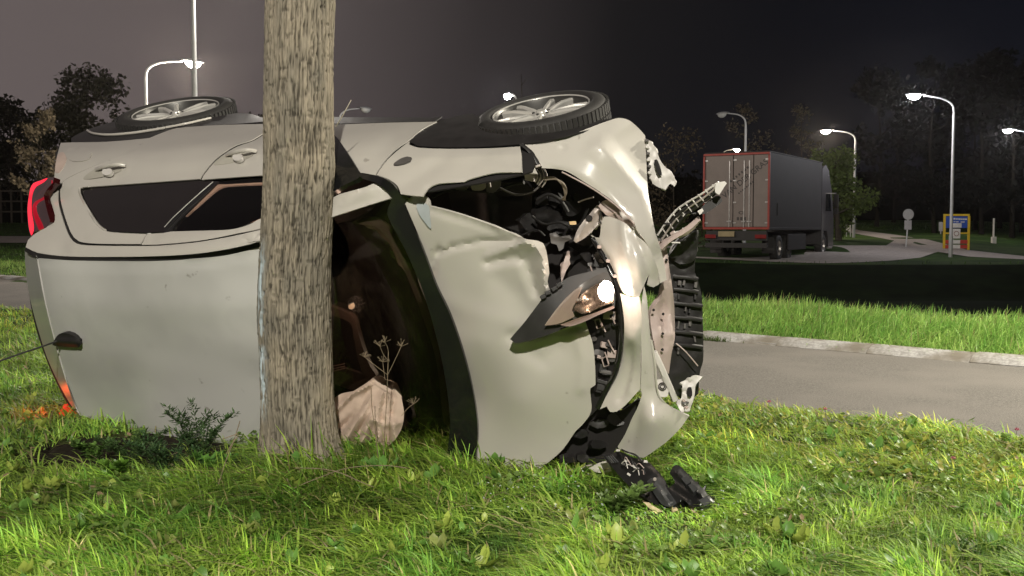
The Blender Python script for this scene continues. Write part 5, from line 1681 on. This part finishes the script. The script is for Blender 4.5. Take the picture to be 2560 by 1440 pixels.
for off in ((0, 0), (9, 14), (16, 24)):
    pxtube('strut_rail', [(1644 + off[0], 588 + off[1], 4.9), (1690 + off[0], 526 + off[1] * .8, 4.84), (1752 + off[0] * .8, 486 + off[1] * .6, 4.76), (1797, 455 + off[1] * .6, 4.70)], 2.6, (M_wht, M_met, M_blk)[0 if off[0] == 0 else 1 if off[0] == 9 else 2], strut)
for t_ in np.linspace(.08, .92, 9):
    a = np.interp(t_, [0, .35, .75, 1], [1646, 1690, 1752, 1795])
    b = np.interp(t_, [0, .35, .75, 1], [588, 526, 486, 457])
    Y_ = np.interp(t_, [0, 1], [4.9, 4.7])
    pxtube('strut_rung', [(a - 1, b - 4, Y_), (a + 16, b + 22 - 8 * t_, Y_ + .01)], 1.7, M_wht, strut, k=1)
sheet('strut_web', [(1648, 596, 1), (1695, 534), (1755, 494), (1796, 462, 1), (1790, 486), (1758, 510), (1712, 550), (1668, 606, 1)], tps([(1648, 596, 4.93), (1796, 462, 4.73), (1712, 550, 4.87)]), M_blk, strut, step=8)
sheet('strut_end', [(1789, 458, 1), (1812, 453), (1817, 458, 1), (1798, 487, 1), (1788, 480)], flat(4.69), M_wht, strut, step=5, th=.01)
sheet('strut_tab', [(1744, 528, 1), (1756, 521), (1759, 527), (1750, 537, 1)], flat(4.72), M_wht, strut, step=4, th=.01)
sheet('black_tail', [(1752, 520), (1790, 490), (1802, 492), (1806, 502), (1796, 512), (1770, 530), (1755, 536)], flat(4.78), M_blk, strut, step=6, th=.01)
sheet('bent_arm', [(1646, 616, 1), (1650, 604), (1672, 592), (1715, 566), (1746, 540, 1), (1752, 550, 1), (1720, 578), (1680, 602), (1654, 624, 1)], [(1646, 616, 4.86), (1746, 540, 4.78), (1680, 600, 4.82)], M_met2, strut, step=6, th=.02, ridges=[([(1655, 612), (1745, 547)], 4, .012)])
for k_ in range(14):
    t_ = r2.random()
    box('splinter', at(1655 + 80 * t_ + r2.normal(0, 6), 606 - 50 * t_ + r2.normal(0, 12), 4.84), (r2.uniform(.02, .05), .012, r2.uniform(.006, .014)), (M_wht, M_met2, M_pla, M_blk)[k_ % 4], strut, ax=frame((1, r2.normal(0, .3), r2.uniform(-.2, 1.2))), bevel=.002)
pxtube('white_stay', [(1634, 880, 4.88), (1652, 918, 4.9), (1670, 960, 4.93), (1687, 1000, 4.96)], 9, M_wht, P_)
mnt = sheet('round_mount', [(1642, 950, 1), (1662, 946, 1), (1672, 975), (1668, 992, 1), (1652, 992), (1644, 972)], flat(4.93), M_wht, P_, step=6, th=.012)
for r_a in (.018, .010):
    v, f = lathe_vf([(r_a - .003, .003), (r_a, .006), (r_a + .003, .003)], 16)
    c_ = at(1656, 966, 4.925)
    add('mount_ring', [c_ + np.array([p[0], -p[2], p[1]]) for p in v], f, M_pla, mnt)
cb2 = sheet('corner_bracket', [(1692, 1009, 1), (1703, 995), (1706, 962), (1700, 956, 1), (1718, 948), (1739, 938), (1757, 942, 1), (1740, 962), (1737, 985), (1732, 1005), (1721, 1031, 1), (1703, 1029)], flat(4.98), M_wht, P_, step=6, th=.014, rough=.02, rscale=11)
for k_ in range(9):
    box('bracket_cell', at(1704 + r2.uniform(0, 22), 1000 + r2.uniform(0, 26), 4.96), (.016, .014, .012), (M_wht, M_pla, M_met2)[k_ % 3], cb2, ax=frame((1, r2.normal(0, .3), r2.normal(0, .5))), bevel=.002)
sheet('bracket_hole', [(1718, 972), (1728, 968), (1730, 990), (1720, 992)], flat(4.955), M_cav, cb2, step=5, th=.004)


# ---- wheels
def wheel(px, py, Yw, lab, tilt=(0, 0), r=.345, spin=0.):
    C0 = at(px, py, Yw)
    vd = (C0 - CAM) / np.linalg.norm(C0 - CAM)
    asp, phi = tilt                       # how open the wheel looks, and its lean in the picture
    up_i = np.array([0, SP, CP])
    up_i = up_i - vd * (up_i @ vd)
    up_i /= np.linalg.norm(up_i)
    rt_i = np.cross(vd, up_i)
    ax = -asp * vd + math.sqrt(1 - asp * asp) * (-math.sin(phi) * rt_i + math.cos(phi) * up_i)
    e1 = FWD - ax * (FWD @ ax)
    e1 /= np.linalg.norm(e1)
    e2 = np.cross(ax, e1)
    ca, sa = math.cos(spin), math.sin(spin)
    e1, e2 = e1 * ca + e2 * sa, -e1 * sa + e2 * ca
    R_ = r * SC

    def W(v):
        v = np.asarray(v, float)
        return C0 + v[:, [0]] * e1 + v[:, [1]] * e2 + v[:, [2]] * ax
    prof = [(R_ * .60, -.19), (R_ * .8, -.215), (R_ * .95, -.20), (R_, -.175), (R_ * 1.0, -.12), (R_ * .985, -.118), (R_ * .985, -.108), (R_, -.106), (R_, -.055), (R_ * .985, -.053), (R_ * .985, -.043), (R_, -.041), (R_ * .99, -.01), (R_ * .955, .012), (R_ * .90, .022), (R_ * .82, .026), (R_ * .78, .020), (R_ * .75, .006), (R_ * .735, -.02)]
    v, f = lathe_vf(prof, 72)
    w = add('wheel', W(v), [q_[::-1] for q_ in f], M_rub, P_, smooth=True, split=35)
    tr_ = []
    for k_ in range(72):
        a = 2 * math.pi * (k_ + .5) / 72
        er = np.array([math.cos(a), math.sin(a), 0])
        et = np.array([-math.sin(a), math.cos(a), 0])
        for zc, zl in ((-.02, .055), (-.08, .05), (-.15, .06)):
            tr_.append(box_vf(er * (R_ + .001) + np.array([0, 0, zc]), np.array([er, et, [0, 0, 1]]), (.012, .020, zl)))
    v, f = join_vf(tr_)
    tb_ = add('tread_blocks', W(v), f, M_rub, w)
    tb_['kind'] = 'stuff'
    prof = [(R_ * .745, .004), (R_ * .74, .012), (R_ * .712, .010), (R_ * .695, -.006), (R_ * .67, -.05), (R_ * .64, -.10), (R_ * .62, -.16)]
    v, f = lathe_vf(prof, 64)
    rim = add('rim', W(v), [q_[::-1] for q_ in f], M_alld, w, smooth=True, split=40)
    v, f = lathe_vf([(R_ * .742, .010), (R_ * .735, .016), (R_ * .722, .015), (R_ * .716, .008)], 64)
    add('rim_lip', W(v), [q_[::-1] for q_ in f], M_all, rim, smooth=True)
    v, f = lathe_vf([(0, -.075), (R_ * .40, -.075), (R_ * .41, -.085), (R_ * .41, -.10), (R_ * .58, -.11)], 40)
    add('brake_disc', W(v), [q_[::-1] for q_ in f], M_alld, w, smooth=True, split=40)
    for k_ in range(5):
        a = 2 * math.pi * k_ / 5
        for sgn in (-1, 1):
            pr_ = []
            for t_, wd, z_, sp in ((.12, .020, -.018, .012), (.35, .017, -.006, .022), (.7, .014, .001, .040), (1.0, .019, -.004, .062)):
                rr = R_ * .705 * t_
                er = np.array([math.cos(a), math.sin(a), 0])
                et = np.array([-math.sin(a), math.cos(a), 0])
                c = er * rr + et * sgn * sp
                pr_ += [c - et * wd + [0, 0, z_ - .006], c - et * wd * .5 + [0, 0, z_ + .004], c + et * wd * .5 + [0, 0, z_ + .004], c + et * wd + [0, 0, z_ - .006], c + et * wd + [0, 0, z_ - .035], c - et * wd + [0, 0, z_ - .035]]
            fc = [(i * 6 + j, i * 6 + (j + 1) % 6, (i + 1) * 6 + (j + 1) % 6, (i + 1) * 6 + j) for i in range(3) for j in range(6)] + [tuple(range(18, 24))]
            add('spoke', W(np.array(pr_)), [q_[::-1] for q_ in fc], M_all, rim, smooth=False)
    v, f = lathe_vf([(0, .006), (.022, .006), (.027, .002), (.030, -.006), (.052, -.010), (.058, -.02), (.058, -.04)], 24)
    add('hub_cap', W(v), [q_[::-1] for q_ in f], M_all, rim, smooth=True, split=30)
    for k_ in range(5):
        a = 2 * math.pi * (k_ + .5) / 5
        v, f = lathe_vf([(0, .0), (.008, -.001), (.009, -.012)], 8)
        v = np.array(v) + [.043 * math.cos(a), .043 * math.sin(a), -.002]
        add('wheel_bolt', W(v), [q_[::-1] for q_ in f], M_alld, rim)
    return w


wheel(1353, 277, 5.52, 'front', tilt=(.225, math.radians(10)), spin=.35, r=.342)
wheel(440, 279, 7.36, 'rear', tilt=(.19, math.radians(12.5)), spin=.1, r=.395)
# dark floor of the car, closing it off behind
fl = []
for X_, Z_ in ((-.75, .30), (2.3, .30), (2.3, .95), (-.75, 1.45)):
    fl.append(c2w((X_, -.75, Z_)))
for X_, Z_ in ((-.75, .30), (2.3, .30)):
    fl.append(c2w((X_, .84, Z_)))
add('underbody', fl, [(0, 1, 5, 4), (0, 1, 2, 3)], M_blk, P_, th=.02)

tl2 = sheet('tail_lamp', [(148, 1030), (160, 1020), (178, 1024), (192, 1034), (200, 1050), (186, 1060), (160, 1058), (146, 1046)], flat(6.86), mat('tail_lamp_cracked', (.55, .06, .03), rough=.25, coat=.5, emit=(1, .06, .02), estr=.55, scale=25, var=.6), P_, step=6, th=.05, rough=.05, rscale=12)
ld = bpy.data.lights.new('tail_lamp_light', 'POINT')
ld.energy = 2.2
ld.color = (1.0, .10, .02)
ld.shadow_soft_size = .05
lo = bpy.data.objects.new('tail_lamp_light', ld)
lo.parent = tl2
lo.location = Vector(at(95, 1015, 6.85) - org(tl2))
col.objects.link(lo)

# added unseen lamp behind the trunk, brightens the seat and airbag
con = sheet('added_cabin_lamp', [(735, 690), (760, 688), (762, 706), (736, 708)], lambda a, b: roofd(a, b) + .05, bpy.data.materials['interior_trim'], P_, step=6, th=.02)
ld = bpy.data.lights.new('cabin_fill_light', 'POINT')
ld.energy = 3
ld.color = (1.0, .68, .50)
ld.shadow_soft_size = .05
lo = bpy.data.objects.new('cabin_fill_light', ld)
lo.parent = con
lo.location = Vector(at(728, 560, 5.50) - org(con))
col.objects.link(lo)
# courtesy lamp still burning inside
dome = sheet('courtesy_lamp', [(871, 764), (877, 760), (882, 766), (880, 773), (873, 772)], lambda a, b: wsd(a, b) + .17, mat('courtesy_lamp_lit', (.9, .7, .5), emit=(1, .72, .5), estr=.5), P_, step=4, th=.02)
ld = bpy.data.lights.new('courtesy_light', 'POINT')
ld.energy = 1.7
ld.color = (1.0, .66, .48)
ld.shadow_soft_size = .06
lo = bpy.data.objects.new('courtesy_light', ld)
lo.parent = dome
lo.location = Vector(at(884, 764, 5.42) - org(dome))
col.objects.link(lo)

# ================================================================== broken headlamp unit on the grass
det = empty('detached_headlamp', tuple(at(1660, 1262, 4.66)), 'black broken headlamp unit lying on the grass below the bumper', 'headlamp')
M_shell = mat('headlamp_shell', (.010, .010, .010), rough=.36, var=.3, scale=15)
M_shell2 = mat('headlamp_cover_grey', (.040, .042, .044), rough=.42, var=.35, scale=16)
dd = tps([(1506, 1135, 4.98), (1549, 1129, 4.96), (1619, 1154, 4.84), (1662, 1202, 4.74), (1690, 1259, 4.64), (1640, 1260, 4.66), (1568, 1209, 4.82), (1786, 1255, 4.62), (1690, 1163, 4.80), (1728, 1265, 4.60)])
shl = sheet('housing', [(1506, 1136, 1), (1524, 1133), (1549, 1129), (1582, 1143), (1619, 1154), (1652, 1186), (1664, 1204), (1690, 1259, 1), (1670, 1273), (1640, 1262), (1604, 1240), (1568, 1210), (1535, 1174), (1516, 1152)], dd, M_shell, det, step=7, th=.07, rough=.012, rscale=16)
sheet('cover', [(1617, 1203, 1), (1626, 1196), (1642, 1193), (1656, 1196), (1665, 1206), (1664, 1214), (1668, 1222), (1692, 1258, 1), (1684, 1264), (1670, 1267), (1654, 1260), (1634, 1232)], lambda a, b: dd(a, b) - .035, M_shell2, det, step=6, th=.05, ridges=[([(1630, 1205), (1672, 1258)], 8, .02)])
sec = sheet('rear_housing', [(1667, 1222, 1), (1687, 1206), (1674, 1183, 1), (1684, 1165), (1697, 1163), (1728, 1193), (1757, 1221), (1772, 1239), (1787, 1254, 1), (1766, 1273), (1746, 1266), (1728, 1266), (1708, 1250), (1691, 1260, 1)], lambda a, b: dd(a, b) - .02, M_shell, det, step=6, th=.09, ridges=[([(1690, 1180), (1770, 1255)], 9, .03), ([(1680, 1225), (1720, 1250)], 12, .015), ([(1712, 1205), (1745, 1240)], 4, -.025)])
for pl in (((1703, 1196), (1716, 1190), (1728, 1204), (1716, 1212)), ((1720, 1213), (1731, 1208), (1744, 1221), (1734, 1231)), ((1746, 1250), (1766, 1241), (1780, 1254), (1762, 1266))):
    sheet('access_cap', [(*p_, 1) for p_ in pl], lambda a, b: dd(a, b) - .06, M_shell2, det, step=5, th=.03)
sheet('adjuster_slot', [(1601, 1218), (1606, 1212), (1620, 1230), (1618, 1238), (1612, 1236)], lambda a, b: dd(a, b) - .012, M_pla, det, step=4, th=.006)
for p_, r0 in (((1637, 1198), 4.2), ((1653, 1229), 3.2)):
    v, f = lathe_vf([(0, .004), (r0 / F * 4.7, .003), (r0 / F * 4.9, -.002)], 12)
    c_ = at(*p_, 4.66)
    add('screw_head', [c_ + np.array([q_[0], -q_[2], q_[1]]) for q_ in v], f, M_met, det)
for k_ in range(9):
    t_ = k_ / 8
    a, b = 1552 + 48 * t_ + r2.normal(0, 6), 1150 + 34 * t_ + r2.normal(0, 5)
    pxtube('wire', [(a, b, 4.84), (a + r2.uniform(4, 12), b - r2.uniform(2, 12), 4.82), (a + r2.uniform(14, 26), b + r2.uniform(4, 14), 4.8)], 1.2, (M_wht, M_met2, M_blk)[k_ % 3], det)
for a, b in ((1566, 1152), (1600, 1150), (1614, 1154), (1559, 1160), (1596, 1172), (1588, 1200), (1572, 1186), (1545, 1126), (1584, 1166)):
    box('connector', at(a, b, 4.84), (.018, .012, .010), (M_wht, M_met, M_pla)[a % 3], det, ax=frame((1, r2.normal(0, .4), r2.normal(-.4, .5))), bevel=.002)
for k_ in range(4):
    pxtube('cooling_fin', [(1516 + 5 * k_, 1141 - k_, 4.90), (1530 + 5 * k_, 1158 - k_, 4.88)], 1.6, M_shell2, det, k=1)
pxtube('cable', [(1554, 1124, 4.9), (1568, 1130, 4.82), (1590, 1138, 4.82), (1604, 1152, 4.82)], 2.2, M_blk, det)
pxtube('cable', [(1541, 1112, 4.98), (1546, 1126, 4.92), (1556, 1140, 4.86)], 2.2, M_blk, det)
sheet('lens_shard', [(1608, 1254, 1), (1626, 1261), (1648, 1273), (1668, 1284, 1), (1660, 1291), (1640, 1282), (1620, 1268)], flat(4.58), mat('lens_shard', (.70, .56, .36), rough=.25, coat=.5), det, step=5, th=.02, rough=.01, rscale=8)
sheet('lens_shard', [(1680, 1276, 1), (1692, 1270), (1696, 1275), (1684, 1281)], flat(4.57), bpy.data.materials['lens_shard'], det, step=5, th=.02)
sheet('lens_shard', [(1728, 1274, 1), (1738, 1278), (1740, 1282), (1730, 1280)], flat(4.57), bpy.data.materials['lens_shard'], det, step=5, th=.02)

# ================================================================== single plants and scraps near the wreck
M_dry = mat('dry_stalk', (.24, .185, .12), rough=.85, var=.3, scale=20)
um = empty('dried_umbel_plant', tuple(gnd(958, 1190)), 'dried branching umbel plant standing in front of the airbag', 'plant')
UY = 5.12
pxtube('stem', [(956, 1200, UY), (960, 1110, UY), (966, 1010, UY), (969, 937, UY), (971, 880, UY)], 1.0, M_dry, um)
pxtube('stem', [(950, 1200, UY), (940, 1090, UY), (930, 1020, UY), (928, 970, UY)], 1.1, M_dry, um)
heads = []
for pts in ([(969, 937), (985, 905), (1003, 866)], [(969, 937), (940, 915), (912, 893)], [(969, 900), (958, 885), (950, 866)], [(963, 950), (960, 930), (957, 905)], [(1003, 1040), (1020, 1020), (1034, 1010)], [(971, 880), (968, 866), (962, 856)]):
    pxtube('branch', [(a, b, UY) for a, b in pts], .7, M_dry, um)
    heads.append(pts[-1])
prt = []
for a, b in heads:
    c0 = at(a, b, UY)
    for k_ in range(11):
        d_ = np.array([r2.normal(0, 1), r2.normal(0, .6), r2.uniform(.3, 1.2)])
        d_ /= np.linalg.norm(d_)
        e_ = c0 + d_ * r2.uniform(.015, .035)
        prt.append(tube_vf([c0, e_], .0009, 4))
        prt.append(tube_vf([e_, e_ + d_ * .005], .0016, 4))
v, f = join_vf(prt)
add('seed_heads', v, f, M_dry, um)['kind'] = 'stuff'


def herb(name, px, row, Y, hgt, label, n, spread, ls, colr, thin=True):
    b0 = at(px, row, Y)
    b0[2] = float(terrain(b0[0], b0[1]))
    t = empty(name, tuple(b0), label, 'plant')
    prt = []
    P_l = []
    az_ = []
    for i in range(n):
        a = r2.uniform(0, 6.28)
        d_ = np.array([math.cos(a) * spread, math.sin(a) * spread * .6, 1.]) * hgt * r2.uniform(.55, 1.05)
        m_ = d_ * .55 + np.array([0, 0, .08 * hgt])
        Q_ = spline3([b0, b0 + m_, b0 + d_ * np.array([1.15, 1.15, .9])], 7)
        prt.append(tube_vf(Q_, np.linspace(.0022, .0007, len(Q_)), 4))
        for k_ in range(2, len(Q_)):
            for g in range(5 if thin else 3):
                P_l.append(Q_[k_] + r2.normal(0, .004, 3))
                az_.append(r2.uniform(0, 6.28))
    v, f = join_vf(prt)
    add('stem', v, f, mat(name + '_stem', (.08, .12, .04), rough=.6), t)
    n_ = len(P_l)
    o = leaves('foliage', np.array(P_l) - b0, r2.uniform(.6, 1.3, n_) * ls, r2.uniform(.6, 1.3, n_) * ls * (.12 if thin else .30), np.array(az_), r2.uniform(-.3, .9, n_), np.array(colr) * r2.uniform(.6, 1.4, (n_, 1)), M_leaf, t)
    return t


herb('feathery_weed', 505, 1200, 5.15, .36, 'tall feathery dark green weed against the lower roof', 16, .45, .035, (.07, .13, .045))
herb('feathery_weed', 420, 1220, 5.02, .24, 'spreading feathery weed left of the tall one', 12, .8, .035, (.06, .12, .045))
herb('feathery_weed', 330, 1195, 5.35, .20, 'low feathery weed at the left end of the shaded patch', 12, .9, .03, (.08, .15, .045))
herb('broadleaf_weed', 235, 1180, 5.5, .13, 'small bright weed in the shaded patch under the tail', 7, .9, .035, (.13, .24, .05), False)
herb('broadleaf_weed', 300, 1215, 5.05, .15, 'bright broad leaved weed in the shade under the roof', 6, .7, .04, (.14, .27, .04), False)
herb('broadleaf_weed', 545, 1230, 4.95, .13, 'bright broad leaved weed left of the trunk', 6, .7, .04, (.11, .25, .05), False)
herb('broadleaf_weed', 1540, 1300, 4.55, .12, 'leafy weed left of the broken headlamp unit', 7, 1.0, .045, (.12, .19, .05), False)


def dock(px, row, Y, label, n=4, ls=.07, colr=(.13, .27, .06)):
    b0 = at(px, row, Y)
    b0[2] = float(terrain(b0[0], b0[1])) + .05
    aa = np.array([r2.uniform(0, 6.28) for _ in range(n)])
    o = leaves('dock_plant', np.array([[r2.normal(0, .015), r2.normal(0, .015), 0] for _ in range(n)]), r2.uniform(.8, 1.2, n) * ls, r2.uniform(.8, 1.2, n) * ls * .33, aa, r2.uniform(.5, 1.3, n), np.array(colr) * r2.uniform(.7, 1.25, (n, 1)), M_leaf)
    o.location = b0
    tag(o, label, 'plant', 'broad leaved plants in the grass')
    return o


dock(742, 1165, 4.95, 'broad green leaf upright against the trunk foot')
dock(910, 1190, 4.95, 'pair of broad leaves under the airbag', 4)
dock(945, 1185, 4.96, 'tall broad leaf at the foot of the dried umbel', 5, .09)
dock(820, 1200, 4.85, 'pale pointed leaf right of the trunk foot', 3, .06, (.22, .28, .09))
for i, (px, row, lb) in enumerate(((265, 1300, 'yellow green leaf cluster left in the foreground'), (350, 1285, 'yellow green leaf cluster nearest below the shaded patch'), (430, 1310, 'pale leaf cluster in the left foreground middle'), (1590, 1360, 'large folded pale leaf in the right foreground'),
                                   (1450, 1330, 'upright pale leaf in front of the bonnet'), (100, 1290, 'pale green leaf cluster at the far left foreground'), (640, 1360, 'pale leaf cluster in the foreground below the trunk'), (430, 1390, 'pale leaf cluster near the bottom edge'), (1100, 1400, 'leaf cluster near the bottom edge below the windscreen'), (2300, 1200, 'yellow leaf cluster in the grass at the right'), (2500, 1180, 'yellow leaf cluster near the right edge'))):
    Yg = float(gnd(px, row)[1])
    dock(px, row, Yg, lb, 5, .055, (.24, .28, .08))
G_ST = 'dry straws lying on the grass'
for pts, lb in (([(640, 1262), (700, 1235), (790, 1197), (870, 1170), (960, 1164), (1016, 1170)], 'long curved dry straw arching across in front of the trunk'), ([(738, 1170), (800, 1172), (850, 1182), (905, 1206), (935, 1218)], 'dry straw crossing the long curved one'),
                ([(600, 1052), (585, 1100), (562, 1160), (545, 1215)], 'dry straw leaning upright left of the trunk'), ([(556, 1098), (578, 1090), (596, 1084)], 'short dry straw across the leaning one'), ([(596, 1088), (580, 1110), (566, 1135)], 'short straw beside the leaning one'), ([(717, 1196), (730, 1225), (742, 1250)], 'short straw lying below the trunk')):
    Yb = 4.58
    P = [at(a, b, Yb + .0008 * (1200 - b)) for a, b in pts]
    o = tube('straw', P, .0021, M_dry)
    tag(o, lb, 'straw', G_ST)
for i, (px, row, lb) in enumerate(((1922, 1016, 'pink clover flower nearest the bumper'), (2063, 1036, 'pink clover flower by the lane edge, second from the wreck'), (2382, 1170, 'pink clover flower in the grass at the right'), (2541, 1092, 'pink clover flower at the right edge'))):
    g_ = gnd(px, row + 28)
    cf = empty('clover_flower', tuple(g_), lb, 'flower', 'clover flowers in the grass')
    tube('stem', [g_, g_ + [0, .005, .06], g_ + [0, 0, .105]], .0012, mat('clover_stem', (.10, .16, .05)) if i == 0 else bpy.data.materials['clover_stem'], cf)
    prt = []
    for k_ in range(26):
        d_ = r2.normal(0, 1, 3)
        d_ /= np.linalg.norm(d_)
        d_[2] = abs(d_[2])
        prt.append(tube_vf([g_ + [0, 0, .105] + d_ * .003, g_ + [0, 0, .105] + d_ * .014], np.array([.0035, .0015]), 4))
    v, f = join_vf(prt)
    add('flower_head', v, f, mat('clover_pink', (.50, .16, .22)) if i == 0 else bpy.data.materials['clover_pink'], cf)
g_ = gnd(210, 1410)
v, f = lathe_vf([(0, .012), (.008, .011), (.014, .004), (.013, -.004), (0, -.008)], 12)
pb = add('snail_shell', [g_ + np.array([p[0], p[1], p[2] + .05]) for p in v], f, mat('snail_shell', (.28, .17, .10), rough=.4, scale=200), smooth=True)
tag(pb, 'small brown snail shell in the grass at the lower left', 'shell')

# crumbs of broken glass and plastic round the nose
prt = []
for k_ in range(110):
    a = r2.uniform(1180, 1860)
    b = r2.uniform(1190, 1340)
    if 1500 < a < 1800 and b < 1300:
        continue
    g_ = gnd(a, b)
    s_ = r2.uniform(.004, .008)
    prt.append(box_vf(g_ + np.array([0, 0, r2.uniform(.05, .10)]), frame(r2.normal(0, 1, 3) + [1.5, 0, 0]), (s_, s_ * r2.uniform(.5, 1), s_ * .5)))
v, f = join_vf(prt)
cr_ = add('glass_fragments', v, f, mat('glass_crumb', (.55, .60, .60), rough=.1, coat=.8))
tag(cr_, 'crumbs of broken glass and plastic in the grass below the bonnet', 'debris', kind='stuff')

# ================================================================== night mist
hz = bpy.data.materials.new('mist')
hz.use_nodes = True
t_ = hz.node_tree
t_.nodes.clear()
o_m = t_.nodes.new('ShaderNodeOutputMaterial')
pv = t_.nodes.new('ShaderNodeVolumePrincipled')
pv.inputs['Color'].default_value = (.93, .88, .86, 1)
pv.inputs['Density'].default_value = .00022
pv.inputs['Anisotropy'].default_value = .88
t_.links.new(pv.outputs[0], o_m.inputs['Volume'])
Vh = [(x_, y_, z_) for z_ in (-2.2, 22) for x_, y_ in ((-110, -25), (110, -25), (110, 135), (-110, 135))]
haze = add('haze', Vh, [(0, 3, 2, 1), (4, 5, 6, 7), (0, 1, 5, 4), (1, 2, 6, 5), (2, 3, 7, 6), (3, 0, 4, 7)], hz)
tag(haze, 'thin night mist lit by the street lamps', 'mist', kind='stuff')
